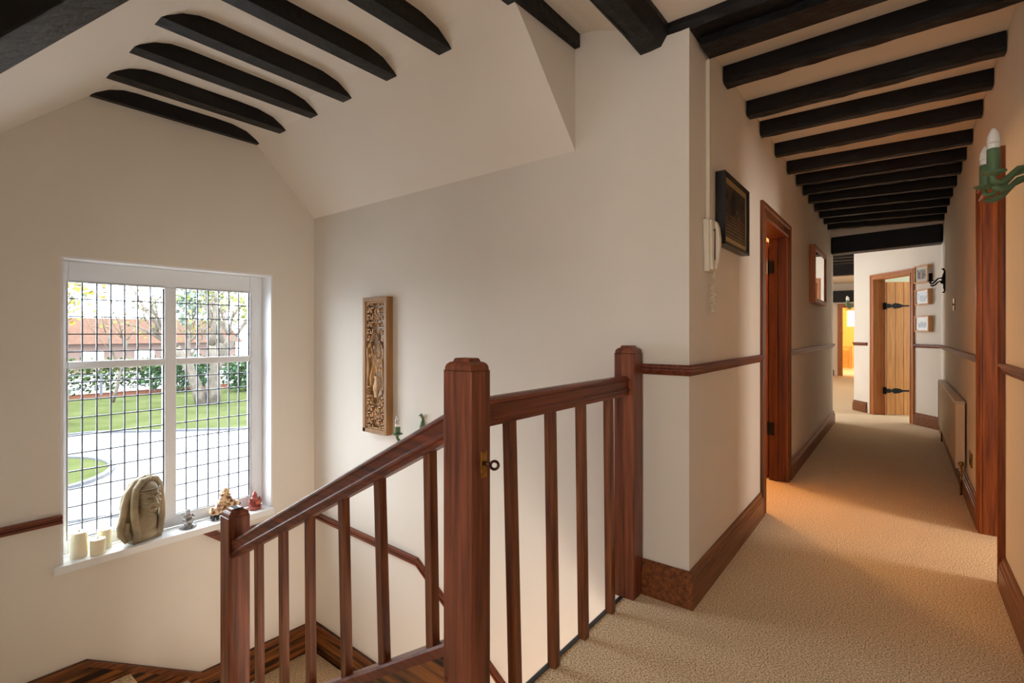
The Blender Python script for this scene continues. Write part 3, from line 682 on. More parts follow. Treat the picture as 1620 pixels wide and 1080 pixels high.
for zc in (iz0+0.085, iz1-0.095):
    s = MB()
    for k in range(7):
        a = 2*PI*k/7; s.ell((cxp+0.013*math.cos(a), yp-0.002, zc+0.02*math.sin(a)), (0.0075, 0.006, 0.009), sub=1)
    s.tube([(cxp, yp, zc-0.065), (cxp+0.010, yp, zc-0.03), (cxp, yp, zc), (cxp-0.010, yp, zc+0.03), (cxp, yp, zc+0.06)], 0.005, 6)
    for sg in (-1, 1): s.tube([(cxp, yp, zc+sg*0.05), (cxp+0.02, yp, zc+sg*0.035), (cxp+0.012, yp, zc+sg*0.02)], 0.0035, 6); s.tube([(cxp, yp, zc+sg*0.05), (cxp-0.02, yp, zc+sg*0.035), (cxp-0.012, yp, zc+sg*0.02)], 0.0035, 6)
    s.build('rosette', M['carve'], cp, smooth=True)

# ------------------------------------------------------------------ wall lights
def candle_light(label, wall_pt, out, along, reach, spread, zt, bulb_m, scale=1.0, arms=(-1, 1), group=None, tube_h=0.08, gm='green', sag=0.0):
    # wall_pt = point on wall (x,y,z of boss), out/along unit vectors
    o = thing('wall_light', label, 'wall light', wall_pt, group)
    P = Vector(wall_pt); O = Vector(out); L = Vector(along); Z = Vector((0, 0, 1)); k = scale
    s = MB(); s.tube([P+Z*t*k+O*(0.006+0.004*math.cos(t*20)) for t in (-0.11, -0.08, -0.05, -0.02, 0.02, 0.06, 0.10)], [0.006*k, 0.014*k, 0.011*k, 0.020*k, 0.022*k, 0.016*k, 0.005*k], 10)
    s.tube([P+Z*0.10*k+O*0.006, P+Z*0.125*k+O*0.02, P+Z*0.12*k+O*0.035], [0.008*k, 0.010*k, 0.004*k], 8)
    s.tube([P-Z*0.11*k+O*0.006, P-Z*0.13*k+O*0.015, P-Z*0.125*k+O*0.03], [0.007*k, 0.008*k, 0.004*k], 8)
    s.build('back_plate', M[gm], o, smooth=True)
    for sg in arms:
        E = P + O*reach*k + L*spread*sg*k
        def q(o_, l_, z_): return P + O*reach*k*o_ + L*spread*sg*k*l_ + Z*(z_*k - sag*math.sin(min(1.0, l_)*PI)*1.0 - sag*0.4*(1-l_))
        s = MB()
        s.tube([q(0.1, 0, 0.0), q(0.28, 0.2, 0.028), q(0.5, 0.45, 0.022), q(0.7, 0.7, -0.010), q(0.88, 0.9, -0.030), q(1.0, 1.0, -0.024), q(1.03, 1.02, 0.0)], [0.010*k, 0.009*k, 0.008*k, 0.009*k, 0.010*k, 0.009*k, 0.008*k], 8)
        s.tube([q(0.1, 0, -0.01), q(0.3, 0.2, -0.004), q(0.5, 0.4, -0.014), q(0.66, 0.6, -0.040), q(0.85, 0.86, -0.052), q(1.02, 1.0, -0.044)], [0.008*k, 0.007*k, 0.007*k, 0.008*k, 0.010*k, 0.007*k], 8)
        s.tube([q(0.3, 0.22, -0.006), q(0.27, 0.2, -0.03), q(0.18, 0.13, -0.034), q(0.2, 0.14, -0.018)], 0.006*k, 8)
        am = s.build('arm', M[gm], o, smooth=True)
        s = MB(); c = E + Z*0.005*k
        s.lathe([(0.006*k, -0.014*k), (0.022*k, -0.004*k), (0.034*k, 0.0), (0.034*k, 0.003*k), (0.018*k, 0.004*k)], c, 20); s.build('drip_pan', M[gm], o, smooth=True)
        s = MB(); s.lathe([(0.0175*k, 0.002*k), (0.0175*k, tube_h*k), (0.014*k, tube_h*k+0.001)], c, 20); s.build('candle_tube', M[gm], o, smooth=True, bevel=0.001)
        s = MB(); b0 = tube_h*k
        s.lathe([(0.0150*k, b0-0.002), (0.0165*k, b0+0.006*k), (0.0172*k, b0+0.016*k), (0.0172*k, b0+0.019*k)], c, 20); s.build('bulb_collar', M['bulb'], o, smooth=True)
        s = MB()
        s.lathe([(0.0168*k, b0+0.019*k), (0.0176*k, b0+0.028*k), (0.0165*k, b0+0.042*k), (0.0125*k, b0+0.056*k), (0.0070*k, b0+0.067*k), (0.0015*k, b0+0.072*k)], c, 20); s.build('bulb', bulb_m, o, smooth=True)
    return o
candle_light('green two-arm candle wall light with white bulbs on the right wall', (XR, 2.452, 1.742), (-1, 0, 0), (0, 1, 0), 0.135, 0.105, 0, M['bulb'])
M['clear'] = glass('clear_bulb', (0.93, 0.95, 0.95), 0.16)
candle_light('green candle wall light mostly hidden by the stair handrail, below the carved panel', (-2.452, 2.2, 0.548), (0, -1, 0), (1, 0, 0), 0.13, 0.10, 0, M['clear'], tube_h=0.048, arms=(-1,), sag=0.05)
candle_light('dark green single candle wall light beside the three small photographs', (XR, 7.35, 1.79), (-1, 0, 0), (0, 1, 0), 0.12, 0.02, 0, M['bulb'], scale=1.05, arms=(1,), gm='iron')
candle_light('small green wall light just past the edge of the diagonal wall', (-0.595, 10.0, 1.66), (-1, 0, 0), (0, 1, 0), 0.12, 0.10, 0, M['bulb'])

# ------------------------------------------------------------------ door entry phone, conduit
ph = thing('entry_phone', 'cream door entry handset on the corner wall with a coiled cord', 'intercom', (XL, 2.45, 1.48))
s = MB(); s.prism([(2.385, 1.735), (2.500, 1.735), (2.494, 1.49), (2.402, 1.49)], 'x', XL, XL+0.028); s.build('base_unit', M['cream_plastic'], ph, bevel=0.006)
s = MB(); s.prism([(2.392, 1.729), (2.440, 1.729), (2.434, 1.560), (2.452, 1.497), (2.408, 1.497)], 'x', XL+0.028, XL+0.040); s.build('front_plate', M['cream_plastic'], ph, bevel=0.003)
s = MB(); s.tube([(XL+0.0405, 2.420, 1.682), (XL+0.042, 2.420, 1.682)], 0.005, 10); s.build('button', M['dark_slot'], ph)
s = MB(); s.box(XL+0.026, XL+0.041, 2.441, 2.447, 1.545, 1.695); s.build('slot', M['dark_slot'], ph)
s = MB(); hp = [(0.028, 1.734), (0.044, 1.730), (0.054, 1.70), (0.060, 1.65), (0.060, 1.60), (0.054, 1.55), (0.044, 1.502), (0.028, 1.497)]
rings = []
for x, z in hp: rings.append(None)
s.prism([(XL+x, z) for x, z in hp], 'y', 2.449, 2.486); s.build('handset', M['cream_plastic'], ph, bevel=0.009)
s = MB(); pts = [(XL+0.036, 2.462, 1.50), (XL+0.030, 2.462, 1.475), (XL+0.026, 2.466, 1.45)]
for k in range(190):
    t_ = k/189; z = 1.455-0.150*math.sin(t_*PI); yy = 2.468+0.020*t_; rr = 0.0085+0.003*math.sin(t_*PI); a = k*2*PI/10
    pts.append((XL+0.024+rr*math.cos(a), yy+rr*math.sin(a), z+0.002*math.sin(a)))
pts += [(XL+0.015, 2.49, 1.47), (XL+0.012, 2.485, 1.495)]
s.tube(pts, 0.0020, 5); s.build('coiled_cord', M['cream_plastic'], ph, smooth=True)
s = MB(); s.box(XL, XL+0.018, 2.432, 2.470, 1.736, 2.497); tag(s.build('cable_cover', M['cream_plastic'], bevel=0.002), 'narrow cream cable cover rising from the entry phone to the ceiling', 'cable cover')

# ------------------------------------------------------------------ framed pictures and mirror
def framed(o, c, right, nrm, w_, h_, dep, fw, fm, name='frame', tilt=0.0, mount=0.035, print_m='photo', fig=None):
    R = Vector(right); N = Vector(nrm); Z = Vector((0, 0, 1)); C = Vector(c)
    a = Matrix.Rotation(tilt, 3, N); R = a @ R; Z = a @ Z
    def rect(w2, h2, d): return [C+R*i*w2+Z*j*h2+N*d for i, j in ((-1,-1),(1,-1),(1,1),(-1,1))]
    def slab(mb, x0, x1, z0, z1, d0, d1):
        mb.hexa([C+R*x0+Z*z0+N*d0, C+R*x1+Z*z0+N*d0, C+R*x1+Z*z1+N*d0, C+R*x0+Z*z1+N*d0], [C+R*x0+Z*z0+N*d1, C+R*x1+Z*z0+N*d1, C+R*x1+Z*z1+N*d1, C+R*x0+Z*z1+N*d1])
    s = MB(); W, Hh = w_/2, h_/2
    slab(s, -W, W, Hh-fw, Hh, 0.001, dep); slab(s, -W, W, -Hh, -Hh+fw, 0.001, dep); slab(s, -W, -W+fw, -Hh+fw, Hh-fw, 0.001, dep); slab(s, W-fw, W, -Hh+fw, Hh-fw, 0.001, dep)
    s.build(name, fm, o, bevel=0.002)
    if print_m == 'mirror':
        s = MB(); slab(s, -W+fw, W-fw, -Hh+fw, Hh-fw, 0.002, dep-0.012); s.build('mirror_glass', M['mirror'], o); return
    s = MB(); slab(s, -W+fw, W-fw, -Hh+fw, Hh-fw, 0.002, dep-0.014); s.build('mount', M['mount'] if print_m == 'photo' else M['gold'], o)
    pw, phh = W-fw-mount, Hh-fw-mount
    s = MB(); slab(s, -pw, pw, -phh, phh, dep-0.014, dep-0.0125); pr_ = s.build('print', M[print_m], o)
    if fig:
        pm = pr_.data; bm = bmesh.new(); bm.from_mesh(pm); off = Vector(wloc(o))
        for (m_, shapes) in fig:
            pm.materials.append(M[m_]); mi = len(pm.materials)-1
            for (x0, x1, z0, z1) in shapes:
                v = [bm.verts.new(C+R*x*pw+Z*z*phh+N*(dep-0.0120)-off) for x, z in ((x0, z0), (x1, z0), (x1, z1), (x0, z1))]
                bm.faces.new(v).material_index = mi
        bm.to_mesh(pm); bm.free()
    s = MB(); slab(s, -W+fw, W-fw, -Hh+fw, Hh-fw, dep-0.008, dep-0.0065); s.build('glass', M['pic_glass'], o)
o = thing('picture', 'black box-framed picture of figures on steps, beside the entry phone', 'picture', (XL, 2.84, 1.64))
steps = [(-0.95, 0.9, -0.95+0.13*k, -0.90+0.13*k) for k in range(7)]
framed(o, (XL, 2.835, 1.825), (0, 1, 0), (1, 0, 0), 0.50, 0.365, 0.048, 0.016, M['black'], mount=0.032, print_m='photo_dark', fig=[('step_tone', steps), ('black', [(-0.5, 0.0, -0.05, 0.75), (-0.4, -0.1, 0.75, 0.9)]), ('pink', [(0.30, 0.42, -0.5, -0.05)]), ('sepia', [(0.02, 0.14, -0.4, 0.1), (-0.8, -0.55, -0.4, 0.5), (0.55, 0.72, -0.5, 0.3)]), ('skin', [(0.05, 0.11, 0.1, 0.22), (0.33, 0.39, -0.05, 0.06)])])
o = thing('mirror', 'wood-framed mirror on the left corridor wall beyond the door', 'mirror', (XL, 6.25, 1.49))
framed(o, (XL, 6.25, 1.80), (0, 1, 0), (1, 0, 0), 0.96, 0.58, 0.055, 0.045, M['oakd_z'], name='mirror_frame', print_m='mirror')
def diag_pic(label, s0, z, w_, h_, tilt, fig, mount):
    p = dp(s0, 0, z); o = thing('picture', label, 'picture', (p[0], p[1], z-h_/2), 'three small photographs on the diagonal wall')
    framed(o, p, -EX, NN, w_, h_, 0.05, 0.017, M['oak_z'], tilt=tilt, mount=mount, fig=fig)
diag_pic('top of the three small framed photographs, behind the dark wall light', 0.262, 1.960, 0.235, 0.225, 0.0, [('sepia', [(-0.7, -0.2, -0.9, 0.5), (0.1, 0.6, -0.9, 0.4)]), ('skin', [(-0.3, 0.3, -0.8, 0.5)])], 0.034)
diag_pic('middle of the three small photographs, bluish with a seated group', 0.250, 1.665, 0.225, 0.198, 0.02, [('sepia', [(-0.4, 0.1, -0.9, 0.3), (0.2, 0.8, -0.9, 0.1)]), ('skin', [(-0.25, 0.0, 0.3, 0.7)])], 0.020)
diag_pic('bottom of the three small photographs, several people on pale card', 0.250, 1.322, 0.235, 0.205, 0.0, [('mount', [(-1, 1, 0.2, 1)]), ('sepia', [(-0.9, -0.4, -0.9, 0.3), (-0.3, 0.2, -0.9, 0.5), (0.3, 0.9, -0.9, 0.4)]), ('skin', [(-0.75, -0.55, 0.3, 0.55), (-0.15, 0.05, 0.5, 0.75), (0.5, 0.7, 0.4, 0.62)])], 0.034)

# ------------------------------------------------------------------ radiator, switch, socket
rd = thing('radiator', 'cream panel radiator on the right corridor wall', 'radiator', (XR, 6.1, 0.1))
s = MB(); ry0, ry1 = 5.0, 7.25
n = 90
pf = [(0.325, ry0)] + [(0.318 + (0.006 if (k % 2) else 0.0), ry0+0.03+(ry1-ry0-0.06)*k/n) for k in range(n+1)] + [(0.325, ry1), (0.338, ry1), (0.338, ry0)]
s.prism(pf, 'z', 0.19, 0.675); s.build('panel', M['rad'], rd)
s = MB(); s.box(0.312, 0.372, ry0-0.004, ry1+0.004, 0.675, 0.690); s.box(0.314, 0.368, ry0-0.006, ry0, 0.19, 0.675); s.box(0.314, 0.368, ry1, ry1+0.006, 0.19, 0.675); s.build('casing', M['rad'], rd, bevel=0.003)
for y in (ry0+0.12, ry1-0.15):
    s = MB(); s.box(0.338, 0.379, y, y+0.04, 0.22, 0.60); s.build('bracket', M['white'], rd)
for y in (ry0-0.03, ry1+0.03):
    s = MB(); s.tube([(0.345, y, 0.0), (0.345, y, 0.22)], 0.008, 8); s.tube([(0.345, y, 0.22), (0.345, y+(0.04 if y < 6 else -0.04), 0.22)], 0.010, 8); s.ell((0.345, y, 0.23), 0.018); s.build('valve', M['brass'], rd, smooth=True)
o = thing('wall_socket', 'brass double socket low on the right wall before the radiator', 'socket', (XR, 4.70, 0.32))
s = MB(); s.box(XR-0.007, XR, 4.62, 4.77, 0.275, 0.375); fp = s.build('face_plate', M['brass'], o, bevel=0.003)
for y in (4.655, 4.725):
    s = MB(); s.box(XR-0.0078, XR-0.0072, y-0.014, y+0.014, 0.295, 0.330); s.build('outlet', M['dark_slot'], o)
o = thing('light_switch', 'brass light switch plate at eye height on the right wall', 'light switch', (XR, 6.15, 1.46))
s = MB(); s.box(XR-0.006, XR, 6.06, 6.20, 1.41, 1.52); s.build('switch_plate', M['brass'], o, bevel=0.003)
s = MB(); s.box(XR-0.013, XR-0.006, 6.115, 6.135, 1.455, 1.475); s.build('toggle', M['dark_slot'], o)

# ------------------------------------------------------------------ window sill objects
SZ = -0.115
def candle(label, x, y, r, h):
    o = thing('pillar_candle', label, 'candle', (x, y, SZ), 'cream pillar candles at the left of the sill')
    s = MB(); s.lathe([(r*0.97, 0), (r, 0.004), (r, h*0.94), (r*0.97, h), (r*0.86, h), (r*0.80, h-0.006), (r*0.3, h-0.008)], (x, y, SZ), 28); s.build('wax', M['wax'], o, smooth=True, bevel=0.0)
    s = MB(); s.tube([(x, y, SZ+h-0.010), (x+0.001, y, SZ+h+0.006), (x+0.004, y+0.002, SZ+h+0.012)], 0.0016, 6); s.build('wick', M['wick'], o)
candle('tallest cream pillar candle, against the left window jamb', -3.815, 0.742, 0.040, 0.148)
candle('short cream pillar candle at the front edge of the sill', -3.783, 0.822, 0.037, 0.090)
candle('cream pillar candle behind the short one, next to the statue', -3.850, 0.868, 0.036, 0.118)

# stone figure with long hair
stt = thing('stone_figure', 'carved brown stone bust with long rope-like hair and a headband, on the windowsill', 'statue', (-3.822, 1.055, SZ), rz=math.radians(14))
E_ = lambda rx, ry, rz: __import__('mathutils').Euler((rx, ry, rz))
s = MB()          # local: +x towards the room (face), +y to the picture's right, z up
s.ell((0.004, 0.004, 0.095), (0.048, 0.080, 0.088), sub=3); s.ell((-0.030, -0.035, 0.10), (0.022, 0.070, 0.10), sub=3); s.tube([(0.0, -0.085, 0.13), (0.012, -0.098, 0.08), (0.030, -0.085, 0.035)], [0.016, 0.020, 0.018], 10)      # torso
s.ell((0.004, 0.006, 0.035), (0.055, 0.092, 0.045), sub=3)
s.box(-0.040, 0.048, -0.080, 0.090, 0.0, 0.03)
s.tube([(0.002, 0.008, 0.15), (0.006, 0.012, 0.22)], [0.036, 0.032], 14)
fd = Vector((0.995, -0.02, 0)).normalized(); fl = Vector((0.02, 0.995, 0)).normalized(); fc = Vector((0.046, 0.014, 0.262))
def F(f_, l_, z_): return fc + fd*f_ + fl*l_ + Vector((0, 0, z_))
fr_ = E_(0, 0, math.atan2(fd.y, fd.x))
s.ell(F(-0.016, 0, 0.030), (0.064, 0.058, 0.088), fr_, sub=3)    # skull
s.ell(F(0.006, 0, -0.010), (0.050, 0.052, 0.068), fr_, sub=3)     # face
s.ell(F(0.026, 0, -0.064), (0.028, 0.032, 0.020), fr_, sub=2)     # chin
s.tube([F(0.050, 0, 0.026), F(0.064, 0, 0.006), F(0.078, 0, -0.016), F(0.056, 0, -0.026)], [0.007, 0.010, 0.013, 0.008], 10)
for sg in (-1, 1): s.ell(F(0.060, sg*0.012, -0.017), (0.010, 0.009, 0.008), sub=2)
for sg in (-1, 1):
    s.tube([F(0.036, sg*0.046, 0.020), F(0.052, sg*0.026, 0.033), F(0.058, sg*0.006, 0.026)], [0.006, 0.010, 0.007], 8)
    s.ell(F(0.047, sg*0.022, 0.010), (0.010, 0.011, 0.006), fr_, sub=2)
    s.ell(F(0.034, sg*0.036, -0.014), (0.018, 0.015, 0.013), fr_, sub=2)
    s.tube([F(0.060, sg*0.015, -0.018), F(0.052, sg*0.031, -0.036), F(0.040, sg*0.030, -0.060)], 0.0055, 6)
s.tube([F(0.046, -0.024, -0.041), F(0.060, 0, -0.035), F(0.046, 0.024, -0.041)], 0.0055, 8)
s.tube([F(0.046, -0.020, -0.054), F(0.060, 0, -0.055), F(0.046, 0.020, -0.054)], 0.0062, 8)
body = s.build('body', M['stone'], stt, remesh=0.0026, local=True)
s = MB()
for a in range(2):
    s.tube([F(-0.016+0.068*math.cos(t_), 0.062*math.sin(t_), 0.052+0.014*a+0.004*math.cos(t_)) for t_ in [math.radians(q) for q in range(-75, 76, 10)]], 0.0042, 8)
s.build('headband', M['stone'], stt, smooth=True, local=True)
s = MB()
def rope(pts, r0, r1, r2):
    n = len(pts); s.tube(pts, [r0 if k == 0 else (r2 if k == n-1 else r1) for k in range(n)], 12)
rope([(0.034, 0.020, 0.388), (0.036, -0.020, 0.380), (0.036, -0.052, 0.340), (0.034, -0.064, 0.27), (0.034, -0.066, 0.20), (0.040, -0.062, 0.13), (0.050, -0.058, 0.07), (0.052, -0.064, 0.02)], 0.015, 0.0215, 0.023)
rope([(0.005, 0.020, 0.396), (0.006, -0.040, 0.375), (0.000, -0.080, 0.315), (-0.008, -0.096, 0.245), (-0.010, -0.104, 0.18), (-0.006, -0.122, 0.12), (0.004, -0.124, 0.07), (0.026, -0.100, 0.022)], 0.017, 0.021, 0.016)
rope([(-0.02, 0.01, 0.386), (-0.032, -0.045, 0.350), (-0.036, -0.082, 0.28), (-0.036, -0.090, 0.22), (-0.036, -0.088, 0.15)], 0.018, 0.022, 0.016)
rope([(0.034, 0.026, 0.388), (0.030, 0.062, 0.378), (0.020, 0.090, 0.335), (0.016, 0.102, 0.27), (0.018, 0.108, 0.20), (0.026, 0.104, 0.13), (0.036, 0.090, 0.07), (0.040, 0.080, 0.022)], 0.015, 0.020, 0.021)
rope([(0.0, 0.03, 0.394), (-0.012, 0.078, 0.365), (-0.022, 0.106, 0.30), (-0.026, 0.116, 0.22), (-0.022, 0.124, 0.15), (-0.010, 0.116, 0.08), (0.005, 0.100, 0.03)], 0.018, 0.018, 0.014)
s.ell((-0.030, 0.012, 0.310), (0.042, 0.090, 0.088), sub=3); s.ell((-0.034, -0.050, 0.20), (0.026, 0.050, 0.14), sub=3); s.ell((-0.034, 0.088, 0.13), (0.022, 0.030, 0.12), sub=3)
s.build('hair', M['stone'], stt, remesh=0.0028, local=True)

# pewter fisherman
def lumps(mb, c, n, spread, r, seed, flat=0.6):
    rnd = random.Random(seed)
    for k in range(n):
        t = rnd.random(); a = rnd.uniform(0, 2*PI)
        zz = t*spread[2]; rad = (1-0.75*t)
        mb.ell((c[0]+math.cos(a)*spread[0]*rad*rnd.uniform(.3, 1), c[1]+math.sin(a)*spread[1]*rad*rnd.uniform(.3, 1), c[2]+zz), (r*rnd.uniform(.6, 1.2), r*rnd.uniform(.6, 1.3), r*flat*rnd.uniform(.6, 1.2)), sub=1)
fi = thing('pewter_figurine', 'small grey metal fisherman figurine holding a thin rod on the windowsill', 'figurine', (-3.815, 1.312, SZ))
s = MB(); c0 = (-3.815, 1.312, SZ+0.006)
s.lathe([(0.05, 0), (0.052, 0.012), (0.04, 0.022)], (c0[0], c0[1], SZ), 16)
lumps(s, c0, 34, (0.032, 0.050, 0.075), 0.013, 4)
s.ell((c0[0]+0.01, c0[1]+0.005, SZ+0.05), (0.022, 0.028, 0.022)); s.ell((c0[0]+0.012, c0[1]-0.002, SZ+0.083), (0.018, 0.020, 0.020)); s.ell((c0[0]+0.014, c0[1]-0.004, SZ+0.108), 0.013)
s.ell((c0[0]+0.014, c0[1]-0.004, SZ+0.119), (0.020, 0.020, 0.005)); s.lathe([(0.012, 0), (0.011, 0.010)], (c0[0]+0.014, c0[1]-0.004, SZ+0.118), 12)
s.tube([(c0[0]+0.01, c0[1]-0.012, SZ+0.088), (c0[0]+0.03, c0[1]-0.028, SZ+0.075), (c0[0]+0.025, c0[1]-0.034, SZ+0.092)], 0.006, 8)
s.tube([(c0[0]+0.01, c0[1]+0.014, SZ+0.088), (c0[0]+0.022, c0[1]+0.034, SZ+0.070)], 0.006, 8)
s.build('figure', M['pewter'], fi, remesh=0.0022)
s = MB(); s.tube([(c0[0]+0.025, c0[1]-0.034, SZ+0.095), (c0[0]+0.025, c0[1]-0.085, SZ+0.150)], [0.0016, 0.0010], 6); s.build('rod', M['pewter'], fi)
# soapstone carving
ct = thing('soapstone_carving', 'pierced cream and red-brown carved stone cluster on a dark stand', 'carving', (-3.825, 1.535, SZ))
s = MB(); rnd = random.Random(11)
cc = Vector((-3.825, 1.545, SZ))
for k in range(330):
    t = rnd.random(); y = -0.095+0.19*rnd.random()
    top = 0.09+0.125*math.exp(-((y-0.008)/0.045)**2)
    z = 0.050+0.010*(y/0.09)+t*(top-0.06)
    s.ell((cc.x+rnd.uniform(-0.03, 0.03)*(1-0.5*t), cc.y+y*(1-0.18*t), cc.z+z), (rnd.uniform(.009, .016), rnd.uniform(.008, .015), rnd.uniform(.008, .014)), sub=1)
for k in range(3):
    a = rnd.uniform(-0.03, 0.03); pts = [(cc.x+rnd.uniform(-.02, .03), cc.y+a, cc.z+0.07)]
    for q in range(3): pts.append((pts[-1][0]+rnd.uniform(-.012, .012), pts[-1][1]*1.0+rnd.uniform(-.02, .02), pts[-1][2]+0.02))
    s.tube(pts, 0.0055, 6)
s.tube([(cc.x, cc.y-0.09, cc.z+0.075), (cc.x, cc.y-0.03, cc.z+0.055), (cc.x, cc.y+0.04, cc.z+0.065), (cc.x, cc.y+0.10, cc.z+0.085)], [0.018, 0.024, 0.024, 0.012], 10)
s.build('carved_cluster', M['root'], ct, remesh=0.0024)
s = MB(); s.tube([(cc.x, cc.y-0.075, cc.z+0.038), (cc.x, cc.y, cc.z+0.034), (cc.x, cc.y+0.08, cc.z+0.055), (cc.x, cc.y+0.11, cc.z+0.075)], [0.012, 0.016, 0.016, 0.008], 8)
for yy in (-0.075, -0.045, 0.03, 0.075): s.tube([(cc.x+0.015, cc.y+yy, cc.z+0.04), (cc.x+0.028, cc.y+yy-0.006, cc.z+0.02), (cc.x+0.024, cc.y+yy-0.01, cc.z+0.004)], [0.010, 0.009, 0.011], 8); s.tube([(cc.x-0.015, cc.y+yy, cc.z+0.04), (cc.x-0.026, cc.y+yy, cc.z+0.004)], [0.009, 0.010], 8)
s.build('stand', M['dark_stone'], ct, remesh=0.0025)
# little red buddha-like figure
rb = thing('red_figurine', 'small dark red seated figurine at the right end of the windowsill', 'figurine', (-3.822, 1.755, SZ))
s = MB(); c0 = Vector((-3.822, 1.755, SZ))
s.lathe([(0.046, 0), (0.048, 0.008), (0.040, 0.016)], c0, 18)
s.ell(c0+Vector((0.0, 0, 0.035)), (0.036, 0.046, 0.026)); s.ell(c0+Vector((0, 0, 0.062)), (0.030, 0.036, 0.032)); s.ell(c0+Vector((0.0, 0, 0.102)), (0.019, 0.019, 0.020)); s.ell(c0+Vector((0, 0, 0.120)), (0.010, 0.010, 0.010))
for sg in (-1, 1):
    s.tube([c0+Vector((0, sg*0.030, 0.080)), c0+Vector((0.016, sg*0.040, 0.055)), c0+Vector((0.034, sg*0.014, 0.045))], [0.012, 0.010, 0.008], 8)
    s.tube([c0+Vector((0.01, sg*0.034, 0.024)), c0+Vector((0.036, sg*0.018, 0.022)), c0+Vector((0.036, -sg*0.012, 0.022))], [0.014, 0.012, 0.009], 8)
lumps(s, (c0.x, c0.y, c0.z+0.015), 20, (0.036, 0.044, 0.08), 0.009, 9)
s.build('figure', M['red'], rb, remesh=0.0022)
s = MB(); s.ell(c0+Vector((0.036, 0.008, 0.052)), (0.010, 0.017, 0.013)); s.build('held_bowl', M['orange'], rb, smooth=True)

# ------------------------------------------------------------------ garden
GZ_ = -2.9
g = MB(); g.box(-120, -4.6, -60, 90, GZ_-0.3, GZ_); struct(g.build('ground', M['drive']))
def patch(name, pts, z0, z1, m):
    s = MB(); s.prism(pts, 'z', z0, z1); o = s.build(name, m); return o
lawn = [(-27.0, -10), (-26.6, 3.0), (-26.2, 5.5), (-24.6, 7.1), (-22.4, 9.4), (-20.5, 13), (-18, 30), (-40.5, 32), (-40.5, -10)]
struct(patch('lawn', lawn, GZ_, GZ_+0.05, M['grass']))
s = MB(); s.sweep([(x, y, GZ_) for x, y in lawn[:7]], [(-0.12, 0), (-0.12, 0.09), (0.05, 0.09), (0.05, 0)], (0, 0, 1)); struct(s.build('lawn_kerb', M['kerb']))
isl = [(-19.6+2.4*math.cos(a)*(1.0), 2.4+2.05*math.sin(a)) for a in [2*PI*k/32 for k in range(32)]]
struct(patch('lawn', isl, GZ_, GZ_+0.05, M['grass']))
s = MB(); s.sweep([(-19.6+2.5*math.cos(a), 2.4+2.15*math.sin(a), GZ_) for a in [2*PI*k/32 for k in range(33)]], [(-0.08, 0), (-0.08, 0.10), (0.08, 0.10), (0.08, 0)], (0, 0, 1)); struct(s.build('lawn_kerb', M['kerb']))
s = MB(); s.sweep([(-14.8, -4, GZ_), (-14.6, 1.5, GZ_), (-14.0, 3.2, GZ_), (-12.6, 4.5, GZ_), (-10.5, 4.9, GZ_)], [(-0.08, 0), (-0.08, 0.06), (0.08, 0.06), (0.08, 0)], (0, 0, 1)); struct(s.build('lawn_kerb', M['kerb']))
struct(patch('flower_bed', [(-42.5, -10), (-42.5, 33), (-40.2, 33), (-39.4, 12), (-40.2, 7), (-40.2, -10)], GZ_, GZ_+0.09, M['soil']))
def leaves(mb, c, r, n, sz):
    for _ in range(n):
        v = Vector((random.gauss(0, 1), random.gauss(0, 1), random.gauss(0, 1))).normalized()*(random.random()**0.4)
        mb.quad((c[0]+v.x*r[0], c[1]+v.y*r[1], c[2]+v.z*r[2]), sz*random.uniform(.6, 1.3))
s = MB()
for y in range(-6, 34, 1): leaves(s, (-42.0, y, GZ_+1.35), (0.7, 0.8, 1.25), 150, 0.15)
hd = s.build('hedge', M['hedge']); tag(hd, 'long green hedge behind the fence across the lawn', 'hedge')
fn = thing('fence', 'low post and rail fence in front of the hedge', 'fence', (-40.9, 12, GZ_))
for z in (0.55, 1.0, 1.4):
    s = MB(); s.box(-40.92, -40.88, -6, 33, GZ_+z, GZ_+z+0.06); s.build('rail', M['fence'], fn)
for y in range(-6, 33, 3):
    s = MB(); s.box(-40.96, -40.84, y, y+0.12, GZ_, GZ_+1.5); s.build('post', M['fence'], fn)
def tree(label, x, y, stems, crown, leafm, n, sz, name='tree', barkm='bark', h0=2.6, spreadv=1.0, rad=0.3):
    o = thing(name, label, 'tree', (x, y, GZ_), 'garden trees beyond the window')
    s = MB(); tips = []
    for k in range(stems):
        a = 2*PI*k/stems+0.5; p = Vector((x+0.35*math.cos(a)*(stems > 1), y+0.35*math.sin(a)*(stems > 1), GZ_)); dr = Vector((math.cos(a)*0.22*spreadv, math.sin(a)*0.22*spreadv, 1)).normalized()
        def grow(p, dr, L, r, lev):
            pts = [p]; q = p; dd = dr
            for i in range(4):
                dd = (dd + Vector((random.uniform(-.14, .14), random.uniform(-.14, .14), random.uniform(-.03, .08)))).normalized(); q = q+dd*L/4; pts.append(q)
            s.tube(pts, [r*(1-0.11*i) for i in range(5)], 6 if lev > 1 else 8)
            if lev < 4:
                for _ in range(3 if lev < 3 else 2):
                    nd = (dd + Vector((random.uniform(-.8, .8), random.uniform(-.8, .8), random.uniform(-.15, .4)))).normalized(); grow(pts[random.choice((2, 3, 4))], nd, L*0.68, r*0.5, lev+1)
            else: tips.append(q)
        grow(p, dr, h0, rad, 1)
    s.build('trunk', M[barkm], o, smooth=True)
    s = MB()
    for t in tips[::max(1, len(tips)//60)]: leaves(s, t, (crown, crown, crown*0.7), max(4, n//60), sz)
    s.build('foliage', M[leafm], o)
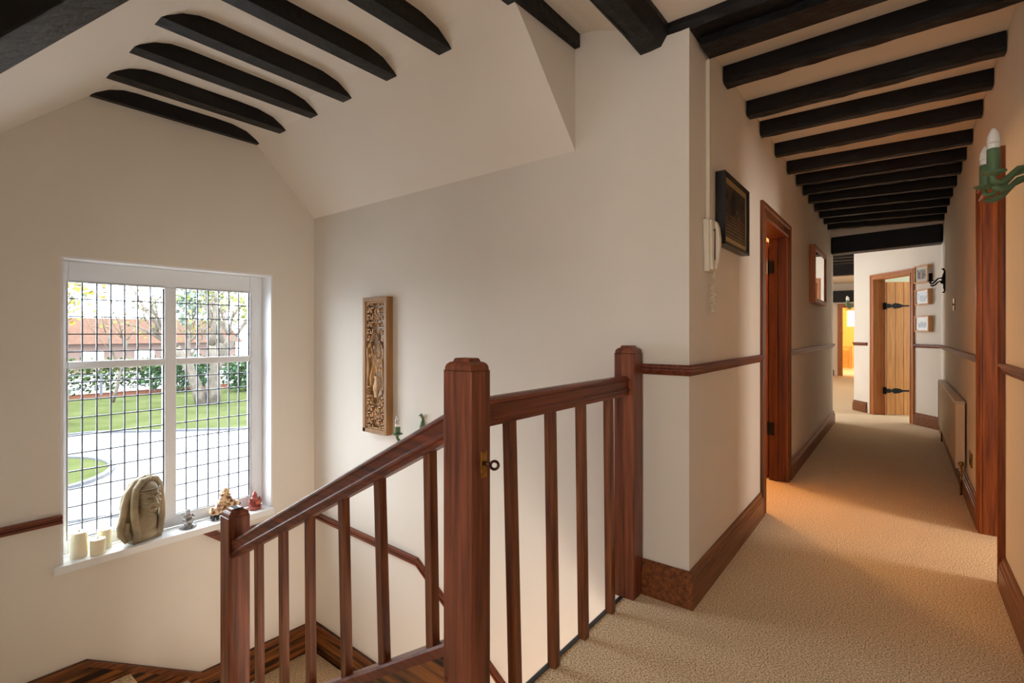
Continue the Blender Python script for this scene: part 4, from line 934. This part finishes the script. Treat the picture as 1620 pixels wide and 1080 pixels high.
tree('pale trunked spreading tree on the lawn seen through the right panes', -31.5, 11.9, 3, 1.0, 'leaf', 900, 0.10, h0=3.6, rad=0.34, spreadv=1.1)
tree('yellow-leaved autumn tree seen through the top left panes', -38.0, 4.6, 1, 1.3, 'yellow_leaf', 1500, 0.15, h0=3.6, rad=0.14)
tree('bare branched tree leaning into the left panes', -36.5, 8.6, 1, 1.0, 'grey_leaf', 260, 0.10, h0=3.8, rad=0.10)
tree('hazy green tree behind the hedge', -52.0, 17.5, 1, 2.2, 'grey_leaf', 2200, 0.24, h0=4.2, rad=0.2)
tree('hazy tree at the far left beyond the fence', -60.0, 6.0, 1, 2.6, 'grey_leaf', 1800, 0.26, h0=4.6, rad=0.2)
tree('hazy tree standing right of the brick house', -56.0, 26.0, 1, 2.6, 'leaf', 2000, 0.26, h0=4.6, rad=0.2)
def bush(label, x, y, r, m):
    o = thing('bush', label, 'bush', (x, y, GZ_)); s = MB(); leaves(s, (x, y, GZ_+r[2]*0.95), r, 900, 0.16); s.build('foliage', M[m], o)
    s = MB()
    for k in range(5): a = k*1.3; s.tube([(x, y, GZ_), (x+0.3*math.cos(a), y+0.3*math.sin(a), GZ_+r[2])], 0.03, 5)
    s.build('stem', M['bark'], o)
bush('dark green rhododendron bush at the right edge of the lawn', -36.5, 16.4, (1.2, 1.7, 1.3), 'dark_leaf')
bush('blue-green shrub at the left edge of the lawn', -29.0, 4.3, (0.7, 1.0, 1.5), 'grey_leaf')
bush('green bush behind the pale trunks', -39.5, 13.0, (1.0, 2.2, 1.4), 'dark_leaf')
hs = thing('house', 'brick house with an orange tiled roof beyond the hedge', 'house', (-70, 18, GZ_))
s = MB(); s.box(-76, -66, 10, 28, GZ_, 0.2); s.build('wall', M['brickwall'], hs)
s = MB(); s.prism([(-77, 0.1), (-65.2, 0.1), (-71, 2.9)], 'y', 9.4, 28.6); s.build('roof', M['roof'], hs)
for y in (13, 17.5, 22):
    s = MB(); s.box(-65.98, -65.9, y, y+1.8, -2.2, -0.7); s.build('window', M['white'], hs)
